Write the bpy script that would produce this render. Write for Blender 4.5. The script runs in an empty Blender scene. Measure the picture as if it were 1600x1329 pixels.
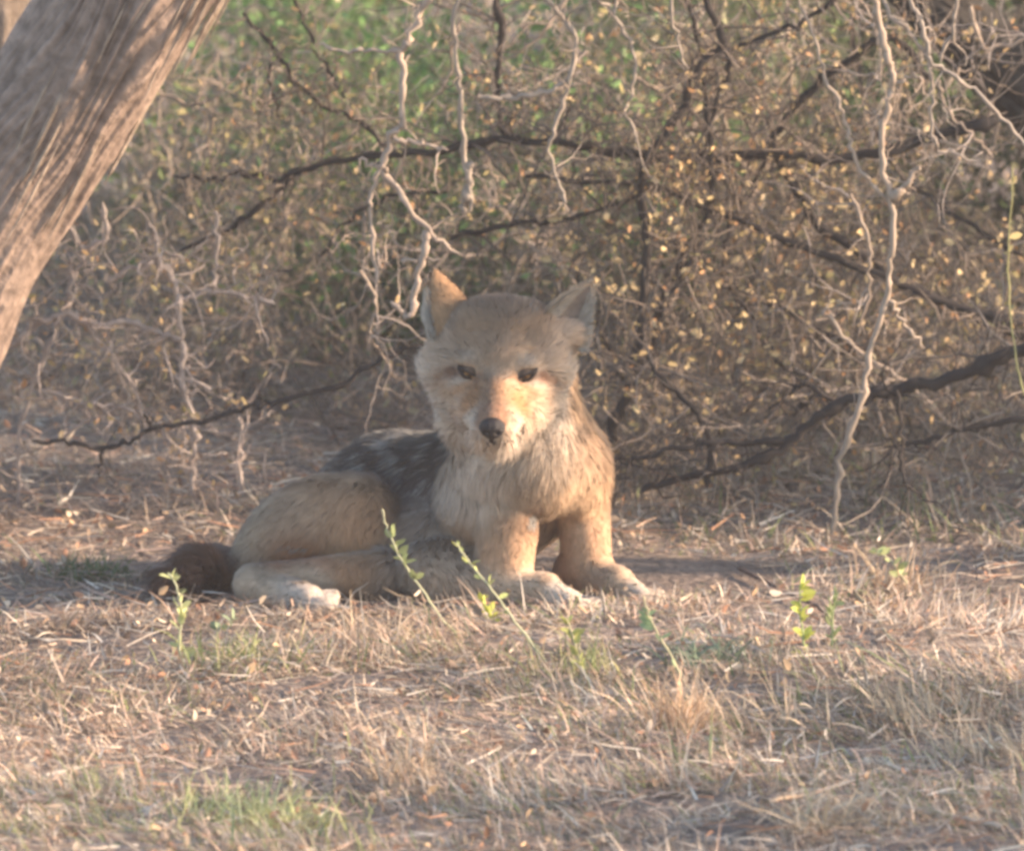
import bpy, math, random
import numpy as np
from mathutils import Vector, Matrix

rng = np.random.default_rng(11)
random.seed(11)
R = math.radians
sc = bpy.context.scene
COL = sc.collection

# ------------------------------------------------------------------ camera
TILT = R(9.0); DIST = 14.0; SC = 1300.0; Z0 = 0.22
CAM = np.array([0.0, -DIST*math.cos(TILT), Z0 + DIST*math.sin(TILT)])
cd = bpy.data.cameras.new('camera'); cam = bpy.data.objects.new('camera', cd); COL.objects.link(cam)
cam.location = CAM; cam.rotation_euler = (R(90)-TILT, 0, 0)
cd.sensor_width = 36.0; cd.lens = 36.0*DIST/(1600.0/SC)
cd.clip_start = 0.5; cd.clip_end = 400
cd.dof.use_dof = True; cd.dof.focus_distance = 13.7; cd.dof.aperture_fstop = 10.0
sc.camera = cam
sc.cycles.filter_width = 3.4
sc.cycles.volume_bounces = 1
sc.cycles.max_bounces = 6
sc.cycles.use_denoising = True

# ------------------------------------------------------------------ light
SUN_EL = 19.0; SUN_AZ = -3.0          # azimuth measured from +X towards +Y
w = bpy.data.worlds.new('World'); sc.world = w; w.use_nodes = True
nt = w.node_tree; nt.nodes.clear()
sky = nt.nodes.new('ShaderNodeTexSky'); sky.sky_type = 'NISHITA'; sky.sun_disc = False
sky.sun_elevation = R(SUN_EL); sky.sun_rotation = R(90-SUN_AZ)
sky.dust_density = 0.8; sky.air_density = 1.0; sky.ozone_density = 1.0
bg = nt.nodes.new('ShaderNodeBackground'); bg.inputs['Strength'].default_value = 0.15
wo = nt.nodes.new('ShaderNodeOutputWorld')
nt.links.new(sky.outputs[0], bg.inputs[0]); nt.links.new(bg.outputs[0], wo.inputs[0])
sl = bpy.data.lights.new('sun', 'SUN'); sl.energy = 4.9; sl.angle = R(0.6); sl.color = (1.0, 0.76, 0.55)
sun = bpy.data.objects.new('sun', sl); COL.objects.link(sun)
sdir = Vector((math.cos(R(SUN_EL))*math.cos(R(SUN_AZ)), math.cos(R(SUN_EL))*math.sin(R(SUN_AZ)), math.sin(R(SUN_EL))))
sun.rotation_euler = (-sdir).to_track_quat('-Z', 'Y').to_euler()
sun.location = (6, -2, 5)
sc.view_settings.view_transform = 'Standard'; sc.view_settings.look = 'None'
sc.view_settings.gamma = 1.0; sc.view_settings.exposure = 1.45; sc.view_settings.use_curve_mapping = False

# ------------------------------------------------------------------ helpers
def P(px, py, Y):
    """the point at depth Y seen in the photograph at px, py"""
    d = np.array([(px-800)/SC, DIST*math.cos(TILT)+(664.5-py)/SC*math.sin(TILT), -DIST*math.sin(TILT)+(664.5-py)/SC*math.cos(TILT)])
    s = (Y-CAM[1])/d[1]
    return CAM + d*s

def hground(x, y):
    return 0.010*np.sin(x*3.1+1.3)*np.cos(y*2.3+.4) + 0.006*np.sin(x*7.7+y*5.1) + 0.02*np.sin(x*.9+y*.7+2)*(np.clip(np.abs(y)-.4, 0, 2)/2)

def G(px, py):
    """ground point seen at px, py"""
    d = np.array([(px-800)/SC, DIST*math.cos(TILT)+(664.5-py)/SC*math.sin(TILT), -DIST*math.sin(TILT)+(664.5-py)/SC*math.cos(TILT)])
    s = -CAM[2]/d[2]
    p = CAM+d*s
    p[2] = hground(p[0], p[1]); return p

def to_px(Q):
    d = np.asarray(Q)-CAM; f = d[:,1]*math.cos(TILT)-d[:,2]*math.sin(TILT); u = d[:,1]*math.sin(TILT)+d[:,2]*math.cos(TILT)
    return 800+d[:,0]/f*DIST*SC, 664.5-u/f*DIST*SC

def nrm(a):
    return a/np.maximum(np.linalg.norm(a, axis=-1, keepdims=True), 1e-9)

_mats = {}
def attr_mat(name, rough=0.8, transl=0.0, noise=0.0, nscale=40.0, bump=0.0, sheen=0.0, spec=0.3):
    """vertex-coloured surface with procedural variation"""
    if name in _mats: return _mats[name]
    m = bpy.data.materials.new(name); m.use_nodes = True; n = m.node_tree; n.nodes.clear()
    out = n.nodes.new('ShaderNodeOutputMaterial'); b = n.nodes.new('ShaderNodeBsdfPrincipled')
    b.inputs['Roughness'].default_value = rough; b.inputs['Specular IOR Level'].default_value = spec
    if sheen: b.inputs['Sheen Weight'].default_value = sheen
    a = n.nodes.new('ShaderNodeAttribute'); a.attribute_name = 'tint'
    colsock = a.outputs['Color']
    if noise:
        tc = n.nodes.new('ShaderNodeTexCoord'); no = n.nodes.new('ShaderNodeTexNoise')
        no.inputs['Scale'].default_value = nscale; no.inputs['Detail'].default_value = 6
        n.links.new(tc.outputs['Object'], no.inputs['Vector'])
        mr = n.nodes.new('ShaderNodeMapRange'); mr.inputs['From Min'].default_value = .3; mr.inputs['From Max'].default_value = .7
        mr.inputs['To Min'].default_value = 1-noise; mr.inputs['To Max'].default_value = 1+noise
        n.links.new(no.outputs['Fac'], mr.inputs['Value'])
        mx = n.nodes.new('ShaderNodeVectorMath'); mx.operation = 'SCALE'
        n.links.new(colsock, mx.inputs[0]); n.links.new(mr.outputs[0], mx.inputs['Scale'])
        colsock = mx.outputs[0]
        if bump:
            bp = n.nodes.new('ShaderNodeBump'); bp.inputs['Strength'].default_value = bump; bp.inputs['Distance'].default_value = .01
            n.links.new(no.outputs['Fac'], bp.inputs['Height']); n.links.new(bp.outputs[0], b.inputs['Normal'])
    n.links.new(colsock, b.inputs['Base Color'])
    if transl:
        t = n.nodes.new('ShaderNodeBsdfTranslucent'); n.links.new(colsock, t.inputs[0])
        mix = n.nodes.new('ShaderNodeMixShader'); mix.inputs[0].default_value = transl
        n.links.new(b.outputs[0], mix.inputs[1]); n.links.new(t.outputs[0], mix.inputs[2])
        n.links.new(mix.outputs[0], out.inputs[0])
    else:
        n.links.new(b.outputs[0], out.inputs[0])
    _mats[name] = m
    return m

class MB:
    """collects vertices, quads / triangles and vertex colours"""
    def __init__(s): s.V=[]; s.F=[]; s.C=[]; s.N=[]; s.n=0
    def add(s, V, F, C, N=None):
        V = np.asarray(V, float).reshape(-1,3); C = np.asarray(C, float)
        if C.ndim == 1: C = np.tile(C[:3], (len(V),1))
        s.V.append(V); s.C.append(C); 
        s.N.append(N if N is not None else np.zeros_like(V))
        for f in (F if isinstance(F, list) else [F]): s.F.append(np.asarray(f, int)+s.n)
        s.n += len(V)
    def build(s, name, mat, parent=None, smooth=True, kind=None, normals=False):
        V = np.concatenate(s.V); C = np.concatenate(s.C)
        if parent is not None and parent.type == 'EMPTY': V = V - np.array(parent.location)
        elif parent is not None and parent.parent is not None: V = V - np.array(parent.parent.location)
        me = bpy.data.meshes.new(name)
        me.vertices.add(len(V)); me.vertices.foreach_set('co', V.astype(np.float32).ravel())
        loops = np.concatenate([f.ravel() for f in s.F]); cnt = np.concatenate([np.full(len(f), f.shape[1]) for f in s.F])
        me.loops.add(len(loops)); me.loops.foreach_set('vertex_index', loops.astype(np.int32))
        me.polygons.add(len(cnt)); st = np.concatenate([[0], np.cumsum(cnt)[:-1]])
        me.polygons.foreach_set('loop_start', st.astype(np.int32)); 
        me.update(calc_edges=True)
        if smooth: me.polygons.foreach_set('use_smooth', np.ones(len(cnt), bool))
        ca = me.color_attributes.new('tint', 'FLOAT_COLOR', 'POINT')
        ca.data.foreach_set('color', np.concatenate([np.clip(C,0.004,1), np.ones((len(C),1))],1).astype(np.float32).ravel())
        if normals:
            N = nrm(np.concatenate(s.N)); me.normals_split_custom_set_from_vertices(N.astype(np.float32))
        me.materials.append(mat)
        o = bpy.data.objects.new(name, me); COL.objects.link(o)
        if parent is not None: o.parent = parent
        if kind: o['kind'] = kind
        return o

def thing(name, label, cat, loc=(0,0,0), group=None):
    o = bpy.data.objects.new(name, None); COL.objects.link(o); o.location = tuple(float(v) for v in loc)
    o.empty_display_size = .05
    tag(o, label, cat, group); return o
def tag(o, label, cat, group=None):
    o['label'] = label; o['category'] = cat
    if group: o['group'] = group
    return o

def tubes(Pt, Rd, sides=5):
    """Pt [N,K,3] polylines, Rd [N,K] radii -> V,F"""
    Pt = np.asarray(Pt, float); Rd = np.asarray(Rd, float)
    N, K, _ = Pt.shape
    T = np.empty_like(Pt); T[:,1:-1] = Pt[:,2:]-Pt[:,:-2]; T[:,0] = Pt[:,1]-Pt[:,0]; T[:,-1] = Pt[:,-1]-Pt[:,-2]
    T = nrm(T)
    ref = np.tile(nrm(np.array([.31,.47,.83])), (N,K,1))
    A = nrm(np.cross(T, ref)); B = np.cross(T, A)
    an = np.arange(sides)/sides*2*math.pi
    V = Pt[:,:,None,:] + Rd[:,:,None,None]*(A[:,:,None,:]*np.cos(an)[None,None,:,None] + B[:,:,None,:]*np.sin(an)[None,None,:,None])
    idx = np.arange(N*K*sides).reshape(N,K,sides)
    a = idx[:,:-1,:]; b = np.roll(idx,-1,axis=2)[:,:-1,:]; c = np.roll(idx,-1,axis=2)[:,1:,:]; d = idx[:,1:,:]
    F = np.stack([a,b,c,d],-1).reshape(-1,4)
    return V.reshape(-1,3), F

def smooth_line(pts, n, jit=0.0):
    """Catmull-Rom through pts (m,k)"""
    pts = np.asarray(pts, float); m = len(pts)
    ext = np.vstack([2*pts[0]-pts[1], pts, 2*pts[-1]-pts[-2]])
    t = np.linspace(0, m-1-1e-6, n); i = t.astype(int); f = (t-i)[:,None]
    p0,p1,p2,p3 = ext[i],ext[i+1],ext[i+2],ext[i+3]
    q = .5*((2*p1)+(-p0+p2)*f+(2*p0-5*p1+4*p2-p3)*f**2+(-p0+3*p1-3*p2+p3)*f**3)
    if jit: q[1:-1,:3] += rng.normal(0, jit, (n-2,3))
    return q

BARK_DARK = (.036,.031,.030); BARK_MID = (.19,.165,.145); BARK_PALE = (.33,.26,.205)
def branch_line(pts, w0, w1, Y, n=None, jit=.0019):
    """pts: photograph points (px,py[,dY]); w0,w1 widths in photo pixels -> polyline, radii"""
    q = []
    for p in pts:
        dy = p[2] if len(p) > 2 else 0
        q.append(P(p[0], p[1], Y+dy))
    q = np.array(q); n = n or max(6, len(pts)*5)
    L = smooth_line(q, n, jit)
    r = np.linspace(w0, w1, n)*(.95 if max(w0,w1) > 7 else 1.0)/SC/2*(1+rng.normal(0,.11,n))
    return L, r
def branch(mb, pts, w0, w1, Y, col, sides=8, jit=.0019, knots=True):
    L, r = branch_line(pts, w0, w1, Y, jit=jit)
    if knots:
        for k in rng.integers(1, len(r)-1, max(1,len(r)//6)): r[k] *= 1.3
    r = r.copy(); r[-1] *= .35
    V, F = tubes(L[None], r[None], sides)
    c = np.asarray(col)*(1+rng.normal(0,.12,(len(V),1)))
    mb.add(V, F, c)
    return L, r

def spawn_twigs(src, N, length, r0, zig=.25, K=6, up=0.0, spread=1.0, flat=0.35, base_dir=None):
    """src [M,3] points; N random zigzag twigs starting on them -> [N,K,3], radii"""
    s = src[rng.integers(0, len(src), N)]
    d = rng.normal(0,1,(N,3))*np.array([1,spread*.8,1]); d[:,2] += up
    if base_dir is not None: d += np.asarray(base_dir)
    d = nrm(d)
    Ln = length*rng.uniform(.4,1.3,N)
    pts = [s]; cur = d
    for k in range(K-1):
        cur = nrm(cur + rng.normal(0,zig,(N,3)))
        pts.append(pts[-1]+cur*(Ln/(K-1))[:,None])
    Pt = np.stack(pts,1); Pt[:,:,2] = np.maximum(Pt[:,:,2], .004)
    Rd = r0*rng.uniform(.6,1.3,(N,1))*np.linspace(1,.35,K)[None]
    return Pt, Rd

def leaves(mb, pos, size, col, colvar=.25, droop=.4, wide=.5):
    N = len(pos)
    d = rng.normal(0,1,(N,3)); d[:,2] -= droop; d = nrm(d)
    n = nrm(np.cross(d, rng.normal(0,1,(N,3)))); s = np.cross(d, n)
    L = size*rng.uniform(.55,1.35,(N,1)); W = L*wide*rng.uniform(.7,1.2,(N,1))
    fold = n*W*.25
    v = np.stack([pos, pos+d*L*.35+s*W*.5+fold, pos+d*L*.75+s*W*.38+fold, pos+d*L, pos+d*L*.75-s*W*.38+fold, pos+d*L*.35-s*W*.5+fold],1)
    b = np.arange(N)[:,None]*6
    F = np.concatenate([b+np.array([0,1,2,3]), b+np.array([0,3,4,5])])
    col = np.asarray(col)
    if col.ndim == 1: col = col[None]
    c = col[rng.integers(0,len(col),N)]*(1+rng.normal(0,colvar,(N,1)))
    mb.add(v.reshape(-1,3), F, np.repeat(c,6,0))

def blades(mb, root, az, lean, L, W, col, segs=3, curl=.5):
    """grass blades as bent tapering strips. az azimuth of lean, lean angle from vertical"""
    N = len(root)
    L = np.broadcast_to(L,(N,)); W = np.broadcast_to(W,(N,))
    h = np.stack([np.cos(az), np.sin(az), np.zeros(N)],1)
    side = nrm(np.cross(h, np.tile([0,0,1.],(N,1))) + rng.normal(0,.5,(N,3)))
    pts = [root]; a = lean.copy(); cv = rng.normal(curl, .35, N)
    for k in range(segs):
        d = h*np.sin(a)[:,None]; d[:,2] = np.cos(a)
        pts.append(pts[-1]+d*(L/segs)[:,None]); a = a + cv/segs
    V = []; wts = np.linspace(1,0.12,segs+1); wts[0] = .7
    for k,p in enumerate(pts):
        q = p.copy(); q[:,2] = np.maximum(q[:,2], root[:,2]+.002*k)
        V.append(q+side*(W*wts[k]/2)[:,None]); V.append(q-side*(W*wts[k]/2)[:,None])
    V = np.stack(V,1); m = V.shape[1]
    b = np.arange(N)[:,None]*m
    F = np.concatenate([b+np.array([2*k,2*k+1,2*k+3,2*k+2]) for k in range(segs)])
    c = np.repeat(col, m, 0)
    mb.add(V.reshape(-1,3), F, c)

M_BARK = attr_mat('bark', .9, noise=.35, nscale=60, bump=.6, spec=.1)
M_TWIG = attr_mat('twig_bark', .85, spec=.15)
M_LEAF = attr_mat('leaf', .6, transl=.35, spec=.2)
M_GRASS = attr_mat('grass_blade', .75, transl=.25, spec=.15)
M_FUR = attr_mat('fur', .85, transl=.12, spec=.12, sheen=.15)
M_SKIN = attr_mat('pelt', .9, noise=.2, nscale=120, bump=.3, spec=.1)

def sphere(c, r, M=np.eye(3), nu=20, nv=28):
    th = np.linspace(0,math.pi,nu); ph = np.arange(nv)/nv*2*math.pi
    L = np.stack([np.outer(np.sin(th),np.cos(ph)),np.outer(np.cos(th),np.ones(nv)),np.outer(np.sin(th),np.sin(ph))],-1).reshape(-1,3)
    F = [(i*nv+j,i*nv+(j+1)%nv,(i+1)*nv+(j+1)%nv,(i+1)*nv+j) for i in range(nu-1) for j in range(nv)]
    return np.asarray(c)+(L*np.asarray(r))@M.T, np.array(F), L

# the frame of the animal's head
YAW, PIT = R(3.5), R(18)
HF = np.array([-math.sin(YAW)*math.cos(PIT), -math.cos(YAW)*math.cos(PIT), -math.sin(PIT)])
HR = np.array([math.cos(YAW), -math.sin(YAW), 0.0]); HU = np.cross(HF, HR)
_ro = R(-2.5); HR, HU = HR*math.cos(_ro)+HU*math.sin(_ro), HU*math.cos(_ro)-HR*math.sin(_ro)
HO = P(777, 583, -0.055)
def H(x, y, z): return HO + x*HR + y*HF + z*HU
# ================================================================== ground
def ground_mat():
    m = bpy.data.materials.new('dry_soil'); m.use_nodes = True; n = m.node_tree; b = n.nodes['Principled BSDF']
    b.inputs['Roughness'].default_value = .95; b.inputs['Specular IOR Level'].default_value = .1
    tc = n.nodes.new('ShaderNodeTexCoord')
    n1 = n.nodes.new('ShaderNodeTexNoise'); n1.inputs['Scale'].default_value = 2.2; n1.inputs['Detail'].default_value = 8
    n2 = n.nodes.new('ShaderNodeTexNoise'); n2.inputs['Scale'].default_value = 70; n2.inputs['Detail'].default_value = 8
    for q in (n1,n2): n.links.new(tc.outputs['Object'], q.inputs['Vector'])
    r1 = n.nodes.new('ShaderNodeValToRGB'); r1.color_ramp.elements[0].position=.35; r1.color_ramp.elements[1].position=.65
    r1.color_ramp.elements[0].color = (.17,.135,.115,1); r1.color_ramp.elements[1].color = (.30,.24,.20,1)
    r2 = n.nodes.new('ShaderNodeMapRange'); r2.inputs['From Min'].default_value=.3; r2.inputs['From Max'].default_value=.7; r2.inputs['To Min'].default_value=.6; r2.inputs['To Max'].default_value=1.3
    n.links.new(n1.outputs['Fac'], r1.inputs[0]); n.links.new(n2.outputs['Fac'], r2.inputs['Value'])
    mx = n.nodes.new('ShaderNodeVectorMath'); mx.operation='SCALE'
    n.links.new(r1.outputs[0], mx.inputs[0]); n.links.new(r2.outputs[0], mx.inputs['Scale']); n.links.new(mx.outputs[0], b.inputs['Base Color'])
    bp = n.nodes.new('ShaderNodeBump'); bp.inputs['Strength'].default_value=.7; bp.inputs['Distance'].default_value=.02
    n.links.new(n2.outputs['Fac'], bp.inputs['Height']); n.links.new(bp.outputs[0], b.inputs['Normal'])
    return m
xs = np.unique(np.concatenate([np.linspace(-60,-4,15), np.linspace(-4,4,161), np.linspace(4,60,15)]))
ys = np.unique(np.concatenate([np.linspace(-60,-4,15), np.linspace(-4,9,220), np.linspace(9,60,14)]))
X, Y = np.meshgrid(xs, ys, indexing='ij'); Zg = hground(X, Y)
gV = np.stack([X,Y,Zg],-1).reshape(-1,3); ny = len(ys)
i, j = np.meshgrid(np.arange(len(xs)-1), np.arange(ny-1), indexing='ij'); a = (i*ny+j).ravel()
mb = MB(); mb.add(gV, np.stack([a,a+ny,a+ny+1,a+1],1), (.3,.2,.15)); ground = mb.build('ground', ground_mat()); ground['kind'] = 'structure'

# ================================================================== grass and litter
STRAW = np.array([(.50,.385,.285),(.46,.34,.26),(.58,.47,.36),(.40,.30,.23),(.50,.36,.29),(.35,.27,.21),(.56,.39,.29),(.32,.27,.22),(.68,.60,.50),(.64,.52,.40)])
GREENS = np.array([(.20,.24,.10),(.26,.29,.12),(.30,.30,.15),(.17,.22,.10)])
GREYS = np.array([(.34,.29,.25),(.27,.23,.20),(.42,.37,.32)])
def wnoise(x, y, lo, hi, n, seed):
    r = np.random.default_rng(seed); a = r.uniform(0,6.28,n); k = r.uniform(lo,hi,n); ph = r.uniform(0,6.28,n)
    return (np.sin(np.outer(x,k*np.cos(a))+np.outer(y,k*np.sin(a))+ph)).sum(1)/math.sqrt(n/2)
def field_points(n, x0, x1, y0, y1, clump=0.0):
    x = rng.uniform(x0,x1,n); y = rng.uniform(y0,y1,n)
    if clump:
        k = wnoise(x,y,12,40,12,77)+rng.normal(0,.6,n) > clump
        x, y = x[k], y[k]
    return x, y
def under_jackal(x, y):
    u = ((x+.03)/.42)**2+((y-.14)/.17)**2
    return u < 1
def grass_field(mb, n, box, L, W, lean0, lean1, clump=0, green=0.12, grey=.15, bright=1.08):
    x, y = field_points(n, *box, clump)
    k = ~under_jackal(x,y); x, y = x[k], y[k]; N = len(x)
    L = L*(1-.45*np.exp(-((y+.02)/.10)**2)*((x>-.45)&(x<.25)))
    root = np.stack([x,y,hground(x,y)-.002],1)
    azb = wnoise(x,y,1.5,6,8,31)*.9 + 2.9 - .5*(x<-.1)*rng.normal(0,1,N)          # locks lean the same way
    az = azb + rng.normal(0,1.0,N)
    lean = np.clip(rng.normal((lean0+lean1)/2,(lean1-lean0)/2.5,N), .05, 1.5)
    g = wnoise(x,y,2,8,10,55)
    col = STRAW[rng.integers(0,len(STRAW),N)]
    # the sward is greener in the middle ground before the jackal, pinker and barer at the near left
    gp = (0 if green < 0 else 1)*np.clip(green+.14*g+.22*np.exp(-((y+.45)/.35)**2-((x-.12)/.4)**2)+.18*np.exp(-((y+.5)/.25)**2-((x+.33)/.12)**2), 0, .8)
    pick = rng.random(N) < gp; col = np.where(pick[:,None], GREENS[rng.integers(0,4,N)], col)
    pick = rng.random(N) < np.clip(grey+.10*wnoise(x,y,3,9,10,56),0,.6); col = np.where(pick[:,None], GREYS[rng.integers(0,3,N)], col)
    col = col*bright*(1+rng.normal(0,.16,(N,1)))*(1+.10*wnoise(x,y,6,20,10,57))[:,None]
    hs = 1+.25*wnoise(x,y,5,18,10,58)
    blades(mb, root, az, lean, L*rng.uniform(.4,1.35,N)*np.clip(hs,.4,1.7), W*rng.uniform(.6,1.4,N), col, curl=.5)
mb = MB()
grass_field(mb, 110000, (-.85,.85,-2.15,.08), .031, .0029, .6, 1.5, clump=-.3)           # near carpet
grass_field(mb, 17000, (-.85,.85,-2.15,-.12), .048, .0030, .3, 1.2, clump=.6)              # taller tufty stems
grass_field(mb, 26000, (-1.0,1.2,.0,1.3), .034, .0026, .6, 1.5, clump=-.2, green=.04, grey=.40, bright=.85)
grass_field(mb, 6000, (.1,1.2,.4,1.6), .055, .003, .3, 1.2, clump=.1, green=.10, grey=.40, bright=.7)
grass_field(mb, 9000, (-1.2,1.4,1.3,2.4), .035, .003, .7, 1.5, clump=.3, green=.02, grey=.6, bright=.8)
grass_field(mb, 6000, (.22,.66,1.2,2.3), .030, .0032, 1.2, 1.55, green=-.3, grey=-.2, bright=1.4)  # brightened straw painted in for the sunlit soil patch
grass_field(mb, 12000, (-1.6,1.8,2.4,6.0), .07, .004, .3, 1.3, green=.22, grey=.25)
grass_field(mb, 26000, (-3.5,3.5,-3.2,6.5), .05, .0045, .4, 1.35, clump=.2)
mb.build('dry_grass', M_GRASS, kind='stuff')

# straw and dead leaf litter lying flat
mb = MB(); N = 30000
x, y = field_points(N, -1.0,1.2,-2.2,2.6); k = ~under_jackal(x,y); x,y = x[k],y[k]; N = len(x)
root = np.stack([x,y,hground(x,y)+rng.uniform(.002,.014,N)],1)
col = np.concatenate([STRAW,GREYS,[(.70,.60,.48),(.30,.17,.11),(.55,.30,.18)]])
blades(mb, root, rng.uniform(0,6.28,N), rng.normal(1.5,.12,N), rng.uniform(.015,.07,N), rng.uniform(.002,.0055,N), col[rng.integers(0,len(col),N)]*(1+rng.normal(0,.15,(N,1))), segs=2, curl=.1)
N = 9000; x, y = field_points(N, -1.1,1.3,-2.2,3.5); k = ~under_jackal(x,y); x,y = x[k],y[k]; N=len(x)
leaves(mb, np.stack([x,y,hground(x,y)+rng.uniform(.003,.02,N)],1), .013, [(.50,.35,.22),(.34,.24,.17),(.62,.50,.38),(.40,.22,.14),(.26,.20,.15)], droop=0)
mb.build('leaf_litter', M_GRASS, kind='stuff')
# ================================================================== leaning tree at the left
tree = thing('tree', 'large leaning tree trunk at the left edge, its sloping right side lit by the sun', 'tree', G(-190,830)*np.array([1,1,0])+np.array([0,.0,0]))
TY = float(tree.location[1])
def bark_trunk(pts, Y, nK=60, nS=72, seed=1, col=(.27,.215,.18), ridge=.10, thin_top=True):
    """pts: (px centre, py, half width px) down the trunk"""
    q = np.array([np.append(P(a,b,Y), c/SC) for a,b,c in pts]); L = smooth_line(q, nK)
    C = L[:,:3]; r = L[:,3]; T = nrm(np.gradient(C,axis=0)); A = nrm(np.cross(T, [0,1,0])); B = np.cross(T,A)
    th = np.arange(nS)/nS*2*math.pi; rr = np.random.default_rng(seed)
    s = np.linspace(0,1,nK)*np.linalg.norm(C[-1]-C[0])
    S, TH = np.meshgrid(s, th, indexing='ij')
    f = np.zeros_like(S)
    wig = .5*np.sin(5.3*S+1)+.35*np.sin(11.7*S+2*TH)+.25*np.sin(23*S+3*TH+2)
    for k in range(44):
        m = int(rr.integers(3,14) if k < 16 else rr.integers(14,64)); kk = rr.uniform(-9,9); ph = rr.uniform(0,6.28)
        f += (1-2*np.abs(np.sin(m*TH/2*2*.5+kk*S+ph+wig*m*.14)))/(1+m*.035)*(.6+.4*np.sin(rr.uniform(4,22)*S+rr.uniform(0,6.28)+2*TH))
    f = (f-f.mean())/f.std()
    ax = 1+.07*np.sin(2*TH+3*S)+.05*np.sin(3*TH-5*S+1)+.035*np.sin(9*S+TH)+.022*np.sin(19*S+2*TH+1)+.015*np.sin(37*S+4*TH)
    rad = r[:,None]*ax*(1+ridge*.5*f)
    V = C[:,None,:]+rad[...,None]*(A[:,None,:]*np.cos(TH)[...,None]+B[:,None,:]*np.sin(TH)[...,None])
    idx = np.arange(nK*nS).reshape(nK,nS); b = np.roll(idx,-1,1)
    F = np.stack([idx[:-1],b[:-1],b[1:],idx[1:]],-1).reshape(-1,4)
    c = np.array(col)*(1+.13*f.reshape(-1,1)) 
    return V.reshape(-1,3), F, c
TR = [(-250,905,150),(-205,790,122),(-138,600,110),(-74,450,103),(10,290,104),(95,160,108),(196,10,118),(275,-120,126),(370,-300,132),(460,-520,120)]
V,F,c = bark_trunk(TR, TY, nK=300, nS=320, col=(.23,.17,.138), ridge=.048)
mb = MB(); mb.add(V,F[:,::-1],c); trunk = mb.build('trunk', M_BARK, tree)
# peeling bark plates on the sunlit flank
mb = MB()
for k in range(26):
    i = rng.uniform(.28,.80); q = smooth_line(np.array([np.append(P(a,b,TY),cc/SC) for a,b,cc in TR]), 100)[int(i*100)]
    T = nrm(P(270,-120,TY)-P(-190,790,TY)); A = nrm(np.cross(T,[0,1,0])); B = np.cross(T,A)
    if A[0]<0: A,B=-A,-B
    an = rng.uniform(-1.9,.7); rad = q[3]*rng.uniform(.98,1.06)
    ce = q[:3]+rad*(A*math.cos(an)+np.array([0,1,0])*math.sin(an))
    l = rng.uniform(.06,.26); n = nrm(ce-q[:3])
    pts = np.array([ce-T*l/2, ce-T*l/6+n*.001, ce+T*l/6+n*.002, ce+T*l/2])+rng.normal(0,.0015,(4,3))
    Lp = smooth_line(pts, 8); V,F = tubes(Lp[None], (rng.uniform(.0018,.0040)*np.sin(np.linspace(.15,2.95,8)))[None], 6)
    mb.add(V,F,np.array((.34,.26,.20))*rng.uniform(.8,1.25))
mb.build('bark_strips', M_BARK, tree, kind='stuff')
V,F,c = bark_trunk([(-120,640,70),(-75,420,66),(-48,220,64),(-35,60,70),(-30,-160,70)], TY+.25, nK=50, nS=60, seed=4)
mb = MB(); mb.add(V,F[:,::-1],c); mb.build('limb', M_BARK, tree)
# crown high above the picture
def crown(parent, centre, rad, n, size, cols, name='crown', seed=0):
    r = np.random.default_rng(seed); m = max(8, n//260)
    cc = nrm(r.normal(0,1,(m,3)))*(r.random((m,1))**.45); pos = cc[r.integers(0,m,n)]+r.normal(0,.15,(n,3))
    mb = MB(); leaves(mb, centre+pos*rad, size, cols); return mb.build(name, M_LEAF, parent, kind='stuff')
LEAFG = [(.10,.13,.045),(.14,.17,.06),(.08,.11,.04),(.20,.20,.09)]
def limbs(parent, start, centre, rad, n, r0):
    mb = MB()
    for k in range(n):
        e = centre+nrm(rng.normal(0,1,3))*rad*rng.uniform(.5,.95); m = (start+e)/2+rng.normal(0,.1,3)
        Lp = smooth_line([start,m,e],14,.004); V,F = tubes(Lp[None], np.linspace(r0,r0*.18,14)[None], 7); mb.add(V,F,BARK_MID)
    mb.build('limb', M_BARK, parent)
top = P(480,-520,TY); limbs(tree, top, top+np.array([.1,.3,.9]), np.array([1.0,1.1,.6]), 9, .045)
crown(tree, top+np.array([.1,.3,.9]), np.array([1.1,1.3,.7]), 9000, .05, LEAFG, seed=2)

# ================================================================== dark trunk, upper right, with its shading crown
RY = 1.25
rt = thing('tree', 'dark slanting tree trunk in shade at the upper right corner', 'tree', G(1900,560)*np.array([1,1,0]))
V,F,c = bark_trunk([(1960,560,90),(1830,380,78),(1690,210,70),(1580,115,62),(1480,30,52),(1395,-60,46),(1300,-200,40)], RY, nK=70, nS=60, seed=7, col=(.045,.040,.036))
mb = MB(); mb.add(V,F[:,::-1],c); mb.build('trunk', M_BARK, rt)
p0 = P(1300,-200,RY)
limbs(rt, p0, p0+np.array([.3,.1,.9]), np.array([1.1,.9,.5]), 8, .035)
crown(rt, p0+np.array([.4,.1,.9]), np.array([1.3,1.2,.5]), 9000, .05, LEAFG, seed=5)

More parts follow.
